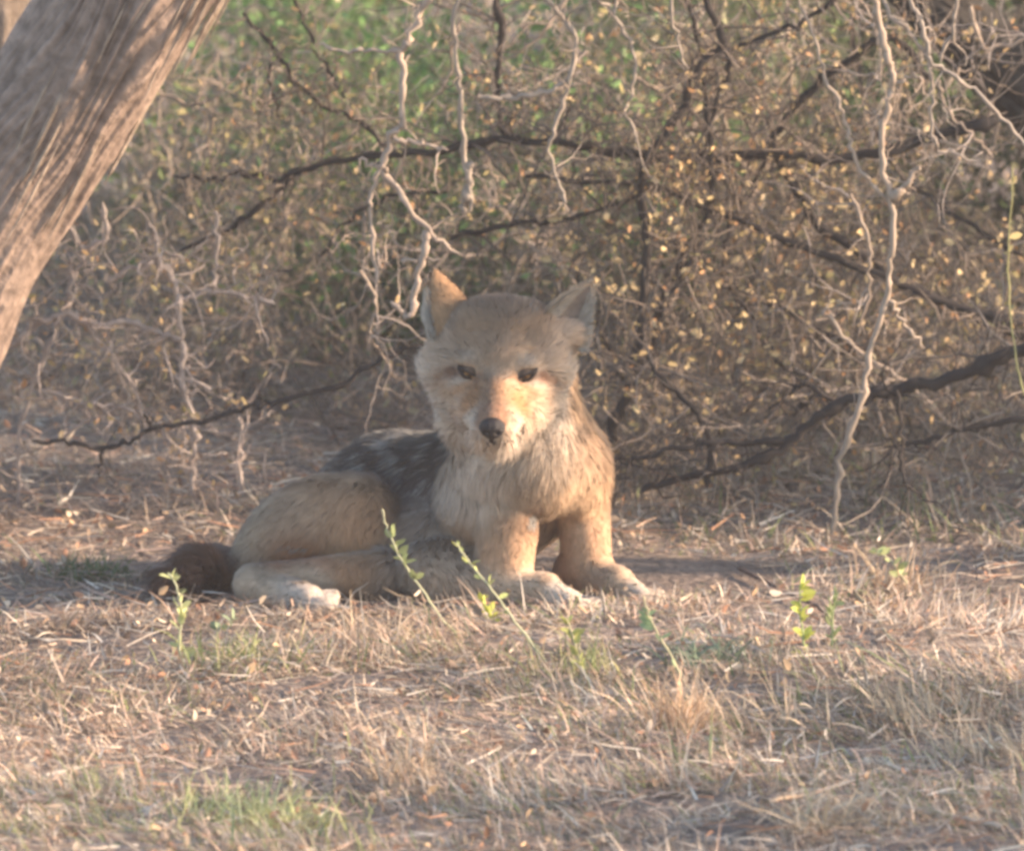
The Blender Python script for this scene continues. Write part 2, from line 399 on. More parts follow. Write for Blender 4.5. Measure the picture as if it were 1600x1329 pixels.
# unseen tree off to the right, its crowns shaped to break up the sun
SD = np.array(sdir)
st = thing('tree', 'unseen leafy tree beyond the right edge, its crown shaped to throw the dappled shade', 'tree', (4.9,.2,0))
V,F = tubes(smooth_line([(4.9,.2,-.05),(4.85,.15,.7),(4.9,.3,1.3)],14)[None], np.linspace(.14,.08,14)[None], 14)
mb = MB(); mb.add(V,F,BARK_MID); mb.build('trunk', M_BARK, st)
limbs(st, np.array([4.9,.3,1.25]), np.array([4.5,1.2,1.8]), np.array([.9,1.5,.55]), 12, .05)
crown(st, np.array([4.2,1.9,1.95]), np.array([.8,1.6,.85]), 3800, .055, LEAFG, seed=9)
crown(st, np.array([4.3,2.1,1.52]), np.array([.6,1.2,.20]), 2400, .05, LEAFG, seed=12)
crown(st, np.array([4.25,.62,1.33]), np.array([.5,.50,.10]), 1300, .05, LEAFG, seed=13)
crown(st, np.array([3.7,-1.2,1.25]), np.array([.6,1.1,.32]), 900, .05, LEAFG, seed=10)
# unseen low bough, added so its sprays shade the head's crown and right cheek
mb = MB(); mbb = MB()
tg = [(H(0,-.05,.060),.050),(H(-.02,-.03,.05),.035),(H(.05,-.05,.045),.045),(H(.025,.0,.024),.014),(H(.075,-.04,.0),.028),(H(.07,-.03,-.04),.026),(P(915,640,.05),.026)]
for c_, r_ in tg:
    c_ = c_+SD*1.95; n_ = int(260*(r_/.045)**2)+30
    leaves(mb, c_+rng.normal(0,.55,(n_,3))*r_*np.array([1.6,1,1]), .022, LEAFG)
    L_ = smooth_line([(4.8,.25,1.2),(3.4,.05,1.25),(2.5,c_[1]*.6,1.22),c_],24,.004); V,F = tubes(L_[None], np.linspace(.02,.002,24)[None], 6); mbb.add(V,F,BARK_MID)
mb.build('shade_bough', M_LEAF, st, kind='stuff'); mbb.build('limb', M_BARK, st)

# ================================================================== woody plants
def shrub(name, label, Y, lines, col, twig_n=0, twig_len=.12, twig_r=.0011, leaf_n=0, leafcols=None, leaf_size=.011, cat='shrub', base=None, zig=.28, up=0., leaf_parts=0, gen2=2.0, twcol=None, sides=8, leafbox=None, group=None, spread=1.0):
    g = P(*base, Y) if base else P(lines[0][0][-1][0], lines[0][0][-1][1], Y)
    t = thing(name, label, cat, (g[0], Y, 0), group)
    src = []
    for ln in lines:
        pts, w0, w1 = ln[:3]
        if name == 'hanging_branch' and pts[0][1] < 0:      # carried on up into the canopy
            a_, b_ = pts[0]; pts = [(a_+rng.normal(60,30), -430, .15), (a_+rng.normal(25,12), -210, .06)]+list(pts)
        dy = ln[3] if len(ln)>3 else 0; cl = ln[4] if len(ln)>4 else col
        mb = MB(); L, r = branch(mb, pts, w0, w1, Y+dy, cl, sides); mb.build('branch', M_TWIG, t); src.append(L)
    src = np.concatenate(src)
    if twig_n:
        tc = np.asarray(twcol if twcol is not None else col)
        mb = MB(); A, ra = spawn_twigs(src, twig_n, twig_len, twig_r, zig, up=up, spread=spread)
        V,F = tubes(A, ra, 4); mb.add(V,F,np.repeat(tc*(1+rng.normal(0,.25,(len(A),1))),24,0))
        s2 = A[:,2:,:].reshape(-1,3); n2 = int(twig_n*gen2)
        B_, rb = spawn_twigs(s2, n2, twig_len*.5, twig_r*.7, zig, up=up, spread=spread, K=5)
        V,F = tubes(B_, rb, 3); mb.add(V,F,np.repeat(tc*(1.1+rng.normal(0,.25,(n2,1))),15,0))
        mb.build('twigs', M_TWIG, t, kind='stuff'); src2 = np.concatenate([s2, B_.reshape(-1,3)])
        if leaf_n:
            mb = MB(); k = rng.integers(0,len(src2),leaf_n); leaves(mb, src2[k]+rng.normal(0,.008,(leaf_n,3)), leaf_size, leafcols); mb.build('leaves', M_LEAF, t, kind='stuff')
        if leaf_parts:
            m0 = MB(); leaves(m0, np.zeros((1,3)), .0155, np.array((.74,.56,.31)), 0); lo = m0.build('leaf', M_LEAF); lo.parent = t
            for q in range(leaf_parts):
                o = lo if q == 0 else lo.copy()
                if q: COL.objects.link(o); o.parent = t
                if leafbox is not None:
                    if q == 0:
                        x0,y0,x1,y1 = leafbox; sx,sy = to_px(src2); inb = np.flatnonzero((sx>x0)&(sx<x1)&(sy>y0)&(sy<y1))
                    p = src2[rng.choice(inb)]+rng.normal(0,.004,3)
                else: p = src2[rng.integers(0,len(src2))]
                o.location = Vector(p)-t.location; o.rotation_euler = rng.uniform(0,6.28,3); sc1 = rng.uniform(.7,1.35); o.scale = (sc1,sc1,sc1)
    return t, src
GOLDL = [(.56,.38,.19),(.48,.36,.18),(.62,.46,.27),(.40,.33,.15),(.50,.28,.14)]
OLIVE = [(.22,.24,.09),(.28,.28,.11),(.16,.20,.08),(.38,.32,.15)]
D=BARK_DARK; PL=BARK_PALE; MD=BARK_MID
# big dark thorn bush behind and to the right of the jackal
shrub('thorn_bush', 'tangled dark leafless thorn bush right behind the jackal with small golden leaves', .75, [
 ([(1090,-30),(1128,65),(1100,95),(1060,180),(1010,250),(1000,300),(1012,380),(1005,450),(1000,540),(990,600),(958,660),(955,740),(960,790)], 13, 20),
 ([(1068,-20),(1095,80),(1102,150),(1112,235),(1105,330),(1060,410),(1030,480),(1015,560)], 8, 11, .05),
 ([(1130,62),(1138,110),(1115,170),(1095,250)], 9, 6, .02),
 ([(1450,120),(1390,60),(1290,120),(1228,185),(1208,235),(1250,300),(1275,345),(1350,400),(1440,455),(1550,505),(1640,540)], 12, 20, .12),
 ([(430,283),(480,262),(575,243),(700,232),(800,218),(900,228),(1000,242),(1100,246),(1210,240),(1330,246),(1450,215),(1560,190)], 9, 22, .1),
 ([(820,276),(900,282),(1000,288),(1100,322),(1200,362),(1300,402),(1400,440),(1500,480),(1600,505)], 8, 18, .08),
 ([(700,372),(780,355),(860,345),(930,330),(1010,300)], 10, 7, .1),
 ([(1010,555),(1040,600),(1085,640),(1112,690),(1105,760)], 8, 12, -.1),
 ([(1085,398),(1040,470),(1018,560)], 8, 10, .02),
 ([(1100,90),(1190,60),(1280,20),(1330,-30)], 8, 10, .1),
 ([(1210,240),(1150,330),(1130,420),(1180,500),(1210,560),(1270,605),(1240,650)], 6, 10, .15),
 ([(775,-20),(782,60),(778,150),(795,230)], 13, 9, .25),
 ([(1000,420),(1100,440),(1200,470),(1290,520),(1380,560)], 5, 9, .2),
 ([(1330,20),(1350,150),(1400,260),(1480,330),(1600,400)], 7, 10, .3),
 ([(900,420),(930,500),(960,560),(985,620)], 5, 8, .15),
 ], D, twig_n=560, twig_len=.16, twig_r=.0016, leaf_n=1700, leafcols=GOLDL, leaf_size=.0105, base=(960,800), zig=.32, leaf_parts=290, leafbox=(680,250,1600,660), gen2=2.2, twcol=(.15,.12,.10))
shrub('fallen_branch', 'thick dark branch lying low across the ground at the right, forked at its left end', .45, [
 ([(1640,530),(1570,556),(1500,585),(1430,602),(1350,620),(1285,645),(1225,700),(1150,730),(1060,748),(1000,770)], 26, 12),
 ([(1225,690),(1150,692),(1080,695),(1000,715),(950,722)], 12, 7),
 ([(1400,610),(1408,680),(1410,745),(1440,780)], 8, 4, -.03),
 ([(1310,640),(1270,600),(1240,612),(1200,640)], 8, 5, .05),
 ([(1640,650),(1520,668),(1440,690),(1380,700)], 12, 6, .1),
 ], D, twig_n=70, twig_len=.09, twig_r=.0013, cat='branch', base=(1100,745), zig=.4)
shrub('hanging_branch', 'pale bare branch hanging straight down at the right in front of the thorn bush', .25, [
 ([(1360,-30),(1372,30),(1386,90),(1396,130),(1384,190),(1379,250),(1394,320),(1392,400),(1386,460),(1362,540),(1346,620),(1320,700),(1310,760),(1300,835)], 13, 9),
 ([(1394,318),(1415,290),(1437,258)], 14, 9), ([(1394,318),(1350,275),(1328,225),(1320,185),(1292,130),(1272,60),(1240,-20)], 8, 4),
 ([(1396,132),(1430,118),(1450,148)], 6, 4), ([(1390,470),(1408,500),(1445,545)], 8, 5), ([(1380,190),(1360,170)],5,3),
 ], PL, twig_n=26, twig_len=.06, twig_r=.0011, cat='branch', base=(1360,0))
shrub('hanging_branch', 'grey crooked branch crossing the dark slanting trunk at the upper right', .3, [
 ([(1375,-20),(1420,48),(1452,95),(1500,122),(1560,180),(1610,240)], 8, 6), ([(1425,-20),(1440,40),(1455,100),(1455,180),(1460,222),(1480,238),(1530,252)], 10, 5),
 ([(1500,-20),(1490,40),(1470,100)], 8, 5),
 ], (.30,.25,.21), twig_n=24, twig_len=.07, cat='branch', base=(1375,0))
shrub('hanging_branch', 'pale zigzag branch hanging from the top centre down to the left ear', .35, [
 ([(690,-60),(665,0),(640,60),(627,85),(630,130),(627,185),(608,225),(600,265),(640,322),(680,370),(718,397)], 17, 7),
 ([(628,80),(575,78),(540,80),(498,70)], 8, 6), ([(600,262),(580,258),(560,250)], 8, 5),
 ([(603,262),(588,275),(580,320),(582,380),(590,445)], 9, 6), ([(668,360),(660,410),(650,450),(638,492),(610,470)], 13, 9), ([(628,410),(690,405)], 8, 5), ([(615,215),(660,225),(700,235)], 9,6),
 ], (.36,.28,.225), twig_n=22, twig_len=.06, cat='branch', base=(665,0))
shrub('hanging_branch', 'slender pale forked twig hanging at the top, right of the centre', .4, [
 ([(930,-30),(960,25),(992,92),(985,150),(975,172),(996,216)], 7, 4), ([(958,25),(968,-20)], 6, 6), ([(1048,-10),(1058,60),(1077,108)], 7, 4),
 ([(855,-20),(880,25),(898,62),(888,140)], 9, 8), ([(888,140),(862,215),(875,290),(888,332)], 7, 4), ([(715,-20),(712,80),(718,150),(725,235),(735,330)], 6, 10),
 ([(745,150),(800,152),(862,142),(900,115)], 11, 8), ([(738,255),(728,300),(725,335)],13,13),
 ], (.30,.245,.20), twig_n=50, twig_len=.06, cat='branch', base=(930,0))
shrub('dead_shrub', 'pinkish grey dead shrub with crooked bare stems beside the leaning trunk', .75, [
 ([(98,345),(130,392),(112,445),(98,490),(60,505),(30,530),(-10,548)], 9, 13), ([(130,392),(165,368),(160,315)], 12, 7),
 ([(98,492),(150,505),(205,504),(250,520),(282,532)], 13, 10), ([(112,440),(108,400)],10,8),
 ([(215,430),(245,398),(232,345)], 8, 6), ([(242,398),(262,430),(278,470),(284,540),(286,600),(300,650),(303,700),(300,760),(318,845)], 13, 9),
 ([(318,812),(350,802),(374,762),(379,690),(374,650)], 9, 6), ([(300,745),(275,725),(252,712)], 7, 5),
 ([(170,440),(205,420),(245,398)], 10,8), ([(278,470),(330,455),(380,462),(430,475)], 8, 6), ([(336,330),(340,400),(335,455)],7,6),
 ([(98,492),(60,580),(38,650),(30,720),(30,800)], 9, 7), ([(60,600),(110,625),(160,632),(215,640)], 7,5), ([(250,575),(290,595),(330,608)], 8,7),
 ([(90,690),(140,655),(200,640),(240,650)],7,5), ([(130,500),(180,560),(215,620)],6,4),
 ], (.36,.295,.26), twig_n=190, twig_len=.075, twig_r=.0014, base=(318,845), leaf_n=260, leafcols=GOLDL, leaf_size=.011, zig=.32)
shrub('fallen_branch', 'thin dark branch lying level behind the jackal\'s back at the left', .5, [
 ([(700,535),(640,545),(580,570),(520,608),(430,626),(400,632),(350,650),(310,660),(250,666),(210,686),(160,702),(100,690),(50,688)], 9, 8),
 ([(160,702),(155,745)], 6, 4), ([(410,628),(405,612)],6,4), ([(240,668),(225,650)],6,4)], D, twig_n=14, twig_len=.05, cat='branch', base=(300,665))
shrub('thorn_twigs', 'dark thin branches leaning at the upper left of the jackal\'s head', 1.0, [
 ([(380,20),(430,80),(480,150),(560,190),(600,230)], 7, 7), ([(420,95),(425,150),(445,190)], 5, 4), ([(470,262),(430,300),(370,352),(280,392)], 10, 8),
 ([(430,283),(380,270),(330,280),(270,275)], 8, 6), ([(500,400),(560,330),(640,300),(700,300)],6,5), ([(460,0),(500,90),(545,160)],6,5)],
 D, twig_n=170, twig_len=.12, twig_r=.0012, base=(380,350), leaf_n=420, leafcols=GOLDL+OLIVE, twcol=(.24,.19,.16))

pl = []
for k in range(46):
    xa = rng.uniform(180,1600); ya = rng.uniform(-20,560); L0 = rng.uniform(70,230); a0 = rng.normal(1.75,.5)
    q_ = [(xa,ya)]
    for m_ in range(3): a0 += rng.normal(0,.45); q_.append((q_[-1][0]+L0/3*math.cos(a0), q_[-1][1]+L0/3*math.sin(a0)))
    pl.append((q_, rng.uniform(4,8), rng.uniform(2.5,4.5), rng.normal(0,.3), tuple(np.array((.36,.28,.22))*rng.uniform(.6,1.25))))
shrub('dry_shrub', 'loose network of pale dead twigs threaded through the dark thorn bush', 1.15, pl, (.30,.25,.22), twig_n=420, twig_len=.11, twig_r=.0013, leaf_n=500, leafcols=GOLDL, base=(900,760), zig=.28, sides=6)
# the thicket further back: many stems, twigs and leaves
def thicket(name, label, box, Y0, Y1, stems, col, leafcols, nleaf, twn, leaf_size=.013, cat='shrub', hgt=None, stemw=7):
    x0,y0,x1,y1 = box; Yc = (Y0+Y1)/2; t = thing(name, label, cat, (P((x0+x1)/2,y1,Yc)[0], Yc, 0)); src=[]
    mb = MB()
    for k in range(stems):
        Yk = rng.uniform(Y0,Y1); xa = rng.uniform(x0,x1); gx = xa+rng.normal(0,60); b = P(gx,900,Yk); b[2]=0
        e = P(xa+rng.normal(0,130), rng.uniform(y0,y0+(y1-y0)*.5), Yk+rng.normal(0,.2)); m = (b+e)/2+rng.normal(0,.07,3); m2=(b+m)/2+rng.normal(0,.04,3); m3=(e+m)/2+rng.normal(0,.06,3)
        Lp = smooth_line([b,m2,m,m3,e],22,.004); V,F = tubes(Lp[None], (np.linspace(stemw,2.5,22)/SC/2*rng.uniform(.6,1.5))[None], 6)
        mb.add(V,F,np.array(col)*rng.uniform(.6,1.5)); src.append(Lp[4:])
    if stems: mb.build('stems', M_TWIG, t, kind='stuff')
    src = np.concatenate(src)
    mb = MB(); A, ra = spawn_twigs(src, twn, .20, .0016, .3); V,F = tubes(A,ra,4); mb.add(V,F,np.repeat(np.array(col)*(1.15+rng.normal(0,.35,(twn,1))),24,0))
    B_, rb = spawn_twigs(A[:,2:].reshape(-1,3), twn*2, .10, .0011, .3, K=5); V,F = tubes(B_,rb,3); mb.add(V,F,np.repeat(np.array(col)*(1.3+rng.normal(0,.35,(twn*2,1))),15,0))
    mb.build('twigs', M_TWIG, t, kind='stuff')
    s2 = np.concatenate([A[:,1:].reshape(-1,3),B_.reshape(-1,3)])
    mb = MB(); leaves(mb, s2[rng.integers(0,len(s2),nleaf)]+rng.normal(0,.02,(nleaf,3)), leaf_size, leafcols); mb.build('leaves', M_LEAF, t, kind='stuff')
BRL = [(.36,.29,.18),(.28,.24,.15),(.46,.38,.25),(.24,.23,.13)]
thicket('dry_shrub', 'dense brown dry shrub filling the right side behind the thorn bush', (1000,150,1650,640), 1.4, 2.6, 30, (.24,.185,.145), GOLDL+BRL, 3600, 620, leaf_size=.015)
thicket('dry_shrub', 'dry brown shrub with faded leaves behind the jackal\'s head', (560,80,1080,600), 1.6, 2.8, 18, (.25,.195,.15), GOLDL+BRL+OLIVE, 1900, 360, leaf_size=.015)
thicket('dry_shrub', 'blurred straw brown shrub between the leaning trunk and the pale zigzag branch', (150,60,620,470), 1.8, 3.0, 16, (.27,.21,.165), BRL+OLIVE, 2300, 300, leaf_size=.015)
thicket('green_shrub', 'soft green leafy shrub far back at the top left of the centre', (340,-60,620,230), 2.6, 3.6, 10, (.16,.14,.10), [(.15,.27,.08),(.20,.31,.11),(.11,.20,.06)], 4200, 260, leaf_size=.020)
thicket('green_shrub', 'olive green shrub far back at the top right', (950,-60,1420,200), 4.0, 5.4, 10, (.14,.12,.09), [(.11,.15,.055),(.16,.19,.075),(.20,.20,.09)], 6000, 260, leaf_size=.020)
thicket('green_shrub', 'low green shrub at the foot of the leaning trunk', (90,260,330,420), 2.6, 3.2, 6, (.16,.14,.10), [(.14,.17,.06),(.20,.22,.09)]+BRL, 2200, 160, leaf_size=.014)
thicket('green_shrub', 'bluish green shrub behind the jackal, darkened in colour for the shaded hollow', (400,360,640,600), 2.8, 3.6, 9, (.06,.055,.05), [(.05,.065,.04),(.07,.09,.055),(.04,.05,.035)], 4200, 260, leaf_size=.016)  # stems and leaves coloured dark in place of the hollow's shade
thicket('green_shrub', 'small green leafy patch left of the pale zigzag branch', (480,170,640,330), 1.8, 2.3, 6, (.16,.14,.10), [(.17,.27,.10),(.22,.31,.12)], 1700, 110, leaf_size=.017)
thicket('green_shrub', 'bright green leafy bush glowing behind the pale zigzag branch', (580,60,800,330), 1.9, 2.6, 9, (.16,.14,.10), [(.17,.29,.10),(.22,.33,.13),(.13,.22,.07)], 3600, 200, leaf_size=.018)
thicket('green_shrub', 'mid green bush behind the curved branch at the upper right', (1130,60,1420,330), 1.9, 2.7, 9, (.14,.12,.09), [(.16,.23,.09),(.22,.27,.11),(.12,.18,.07)], 2600, 200, leaf_size=.017)
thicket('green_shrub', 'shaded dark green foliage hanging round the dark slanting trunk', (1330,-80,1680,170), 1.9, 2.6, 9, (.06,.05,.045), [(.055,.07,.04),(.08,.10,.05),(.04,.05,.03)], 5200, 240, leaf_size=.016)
thicket('dry_brush', 'low grey brown dead brush on the ground behind the jackal, at the left', (-60,500,640,620), 1.3, 2.6, 60, (.20,.16,.135), BRL, 1800, 520, leaf_size=.013, cat='brush', stemw=5)
thicket('dry_brush', 'low tangled dead brush on the ground under the thorn bush at the right', (960,560,1640,700), .75, 1.5, 50, (.19,.155,.13), BRL+GOLDL, 1300, 420, leaf_size=.012, cat='brush', stemw=5)
thicket('dry_shrub', 'far brown shrubbery closing the view at the back', (-100,-200,1750,250), 5.6, 7.5, 40, (.17,.14,.11), OLIVE+OLIVE+BRL+[(.17,.25,.09),(.20,.28,.10)], 15000, 500, leaf_size=.030, stemw=10)
V,F,c = bark_trunk([(375,640,75),(372,560,56),(382,480,44),(390,420,40),(405,300,34)], 2.7, nK=30, nS=36, seed=14, col=(.26,.215,.19))
stp = thing('tree_stump', 'blurred grey old stump behind the jackal at the left, next to the dark hollow', 'stump', (P(375,640,2.7)[0],2.7,0))
mb = MB(); mb.add(V,F[:,::-1],c); mb.build('trunk', M_BARK, stp)

# ================================================================== small plants and tufts in front
def tuft(label, px, py, n, L, W, cols, lean=.5, r=.02, name='grass_tuft', cat='grass tuft', az=None, curl=.6):
    g = G(px,py); t = thing(name, label, cat, g)
    root = g+np.stack([rng.normal(0,r,n),rng.normal(0,r,n),np.zeros(n)],1); root[:,2] = hground(root[:,0],root[:,1])-.002
    a = rng.uniform(0,6.28,n) if az is None else rng.normal(az,.8,n)
    cols = np.asarray(cols); mb = MB()
    blades(mb, root, a, np.abs(rng.normal(lean,.35,n)), L*rng.uniform(.5,1.25,n), W*rng.uniform(.6,1.4,n), cols[rng.integers(0,len(cols),n)]*(1+rng.normal(0,.15,(n,1))), curl=curl)
    mb.build('blades', M_GRASS, t, kind='stuff'); return t
OR = [(.62,.44,.29),(.56,.38,.25),(.68,.52,.37)]
PS = [(.60,.47,.33),(.52,.40,.28),(.45,.36,.25)]
tuft('bright orange straw tuft, right of the centre below the paws', 1065,1150, 200, .075,.0034, OR, .45,.022)
tuft('tan straw tuft left of the centre in the foreground', 625,1225, 130, .065,.0030, PS+OR, .6,.022)
tuft('upright straw tuft at the right below the yellow weed', 1440,1130, 150, .065,.0034, PS, .75,.04, az=2.6)
tuft('wide straw tuft at the right edge of the foreground', 1560,1190, 170, .065,.0034, PS, .85,.05, az=2.8)
tuft('small straw tuft behind the yellow weed at the right', 1400,920, 90, .065,.003, PS+OR, .6,.022)
tuft('pale curled straw heap at the bottom right corner', 1290,1310, 130, .10,.0035, OR+PS, 1.1,.03)
tuft('low straw tuft in front of the hind foot', 590,1010, 80, .05,.003, PS, .8,.03)
tuft('leaning straw tuft below the far paw', 1180,1130, 110, .06,.0032, PS, .85,.04, az=2.6)
tuft('green and straw tuft under the near forepaw', 900,1060, 110, .06,.003, [(.24,.28,.11),(.36,.33,.16),(.50,.40,.25)], .6,.03)
tuft('yellowish green grass patch at the bottom, left of the centre', 400,1290, 420, .05,.0036, [(.50,.50,.24),(.58,.56,.30),(.42,.44,.20)], .8,.045)
tuft('thin green grass patch below the tail', 380,1050, 190, .045,.003, [(.34,.36,.14),(.42,.42,.18),(.26,.30,.12)], .8,.04)
tuft('low dark green plant at the left behind the tail', 140,900, 150, .04,.005, [(.10,.14,.07),(.14,.18,.09)], .8,.025, name='ground_plant', cat='plant')
tuft('bluish green weed patch right of the centre below the paws', 1110,1040, 140, .04,.0045, [(.20,.25,.16),(.28,.32,.22)], .9,.03, name='ground_plant', cat='plant')

M0 = MB(); leaves(M0, np.zeros((1,3)), .020, np.array((.5,.5,.5)), 0, wide=.5)
def weed(label, stem, Y, leafs, scol, lcol, w=4.5, lsize=1.0):
    """stem: photo points from the ground up; leafs: positions along it"""
    L, r = branch_line(stem, w, w*.55, Y, jit=.0006); t = thing('weed', label, 'weed', (L[0][0],L[0][1],0))
    L[0][2] = min(L[0][2], .0)
    V,F = tubes(L[None], r[None], 6); mb = MB(); mb.add(V,F,scol); mb.build('stem', M_TWIG, t)
    for k in range(int(leafs[0]*1.5)):
        f = rng.uniform(leafs[1], leafs[2]); q = L[int(f*(len(L)-1))]; d = nrm(np.array([rng.normal(),rng.normal()*.6,rng.uniform(.1,1.3)]))
        n = nrm(np.cross(d, rng.normal(0,1,3))+np.array([0,-.6,.2])); n = nrm(n-(n@d)*d); s = np.cross(d,n); Ln = .0165*lsize*rng.uniform(.6,1.3); W=Ln*.5
        v = np.array([q, q+d*Ln*.3+s*W*.45+n*W*.12, q+d*Ln*.7+s*W*.42+n*W*.1, q+d*Ln*1.0-n*W*.1, q+d*Ln*.7-s*W*.42+n*W*.1, q+d*Ln*.3-s*W*.45+n*W*.12, q+d*Ln*.5-n*W*.05])
        mb = MB(); mb.add(v, [np.array([[0,1,6],[1,2,6],[2,3,6],[3,4,6],[4,5,6],[5,0,6]])], np.array(lcol)*rng.uniform(.75,1.25)); mb.build('leaf', M_LEAF, t)
    return t
YG=(.52,.54,.12); LG=(.36,.40,.18); PG=(.44,.43,.28); ST=(.42,.38,.24)
weed('bright yellow green weed with upright leaves in the right foreground', [(1262,1035),(1256,1000),(1252,960),(1249,915)], G(1262,1035)[1], (17,.15,1), LG, YG)
weed('shorter pale green weed just right of the bright yellow one', [(1302,1030),(1300,990),(1302,945),(1310,925)], G(1302,1030)[1], (11,.2,1), LG, LG)
weed('leaning pale stem with green leaves in front of the jackal\'s flank', [(725,1000),(690,965),(655,915),(625,870),(605,825),(597,795)], G(725,1000)[1], (10,.45,.75), PG, LG, 4.2)
weed('leaning pale stem with small yellow leaves in front of the near foreleg', [(860,1040),(815,985),(790,950),(762,912),(735,880),(712,848)], G(860,1040)[1], (9,.3,1), PG, (.52,.54,.2), 4.2, .7)
weed('small yellow green weed beside the near elbow', [(775,985),(765,960),(752,935)], G(775,985)[1], (9,.3,1), LG, YG, 4, .9)
weed('yellow green weed under the near forepaw', [(915,1075),(905,1030),(893,990),(885,965)], G(915,1075)[1], (11,.2,1), ST, (.48,.48,.16), 4.5, .9)
weed('pale green leafy weed in front of the tail', [(292,1055),(280,1010),(284,960),(275,915),(262,895)], G(292,1055)[1], (17,.1,1), PG, (.46,.48,.24), 5)
weed('green leafy twig before the rump', [(330,1010),(345,980),(372,965)], G(330,1010)[1], (6,.3,1), PG, (.30,.36,.22), 4)
weed('thin green stem with narrow leaves right of the far paw', [(1075,1075),(1040,1010),(1015,965),(1005,930)], G(1075,1075)[1], (7,.2,.9), ST, (.26,.34,.18), 4.5)
weed('pale leafy sprig at the right, below the fallen branch', [(1425,930),(1410,900),(1385,870),(1362,862)], G(1425,930)[1], (9,.3,1), ST, (.42,.46,.22), 4.5)
weed('tall thin yellow stem at the right edge', [(1610,640),(1590,570),(1576,430),(1582,260)], .2, (3,.7,1), (.36,.33,.15), (.50,.40,.18), 4)
def stick(label, pts, w0, w1, col):
    L = np.array([G(*p) for p in pts]); L[:,2] += .008; L = smooth_line(L, 20, .0008); t = thing('stick', label, 'stick', L[0])
    V,F = tubes(L[None], (np.linspace(w0,w1,20)/SC/2)[None], 7); mb = MB(); mb.add(V,F,col); mb.build('stem', M_TWIG, t)
stick('short dark stick lying right of the centre in the foreground', [(995,1188),(1070,1170),(1150,1150)], 7, 5, (.14,.09,.08))
stick('dark twig lying diagonally left of the short dark stick', [(905,1150),(950,1178),(985,1215)], 7, 5, (.14,.11,.09))
stick('dark thin twig lying right of the far paw', [(1155,905),(1225,945),(1300,985)], 7, 5, (.12,.09,.08))
stick('pale arched stalk at the bottom right', [(1200,1275),(1250,1265),(1310,1275),(1400,1310)], 9, 5, (.62,.45,.30))
stick('long pale stalk at the lower right edge', [(1390,1275),(1490,1300),(1570,1318)], 7, 8, (.58,.43,.31))
stick('long grey stalk leaning between the straw tufts at the right', [(1330,930),(1400,1030),(1480,1110),(1560,1190)], 6, 4, (.40,.34,.22))
stick('bent pale stalk lying by the bottom left', [(60,1110),(110,1130),(160,1120)], 7, 5, (.66,.52,.40))
# pale stones in the near left
def stone(label, px, py, r, col):
    g = G(px,py); V,F,L = sphere((0,0,0),(1,1,1),nu=12,nv=16); k = 1+.18*wnoise(L[:,0],L[:,1]+L[:,2]*2,1,3,6,int(px))
    V = L*k[:,None]*np.array([r,r*.8,r*.5])+g+np.array([0,0,r*.15]); mb = MB(); mb.add(V,F,col); o = mb.build('stone', M_BARK); tag(o,label,'stone')
stone('small pale stone in the bottom left, the larger of two', 245,1285, .017, (.62,.54,.46))
stone('tiny pale stone at the left above the larger one', 78,1255, .011, (.50,.46,.42))

# ================================================================== haze
hm = bpy.data.materials.new('air'); hm.use_nodes = True; n = hm.node_tree; n.nodes.clear()
o_ = n.nodes.new('ShaderNodeOutputMaterial'); pv = n.nodes.new('ShaderNodeVolumePrincipled')
pv.inputs['Color'].default_value = (.98,.92,.92,1); pv.inputs['Density'].default_value = .0018; pv.inputs['Anisotropy'].default_value = .0
n.links.new(pv.outputs[0], o_.inputs['Volume'])
x0,x1,y0,y1,z0,z1 = -62,62,-62,62,-1.1,4.2
me = bpy.data.meshes.new('haze'); me.from_pydata([(x0,y0,z0),(x1,y0,z0),(x1,y1,z0),(x0,y1,z0),(x0,y0,z1),(x1,y0,z1),(x1,y1,z1),(x0,y1,z1)],[],[(0,3,2,1),(4,5,6,7),(0,1,5,4),(1,2,6,5),(2,3,7,6),(3,0,4,7)])
hz = bpy.data.objects.new('haze', me); COL.objects.link(hz); hz['kind'] = 'stuff'; me.materials.append(hm)
# ================================================================== the jackal
HEADM = np.stack([HR, HF, HU], 1)          # columns = axes

prims = []
def cap(a, b, ra, rb, k=.02): prims.append(('c', np.array(a), np.array(b), ra, rb, k))
def ell(c, r, M=np.eye(3), k=.02): prims.append(('e', np.array(c), np.array(r), M, k))
def axes(dx):
    x = nrm(np.array(dx, float)); y = np.array([0,1.,0]); z = nrm(np.cross(x,y)); y = np.cross(z,x); return np.stack([x,y,z],1)

# trunk, neck and chest
cap(P(800,765,.13), P(620,795,.25), .078, .076, .04)
cap(P(620,795,.25), P(478,846,.27), .076, .060, .04)
ell(P(430,880,.20), (.044,.06,.048), k=.03)
ell(P(690,850,.13), (.085,.075,.065), k=.03)
ell(P(826,722,.05), (.077,.070,.064), k=.025)
cap(P(798,612,.06), P(816,690,.05), .068, .076, .03)
ell(P(745,778,.07), (.040,.065,.056), k=.02)
ell(P(903,740,.07), (.032,.052,.056), k=.015)
# near foreleg
cap(P(792,790,.02), P(790,875,.00), .038, .032, .010)
ell(P(700,888,.04), (.058,.036,.034), k=.02)
cap(P(695,905,.02), P(850,922,-.04), .030, .018, .015)
cap(P(850,922,-.04), P(893,942,-.065), .018, .0145, .008)
for i,(dx,dy,Y) in enumerate([(912,963,-.088),(924,958,-.082),(930,949,-.070),(905,966,-.085)]):
    cap(P(893+i*2-3,941-i,-.068+.005*(i-1)), P(dx,dy-5,Y), .009, .0080, .003)
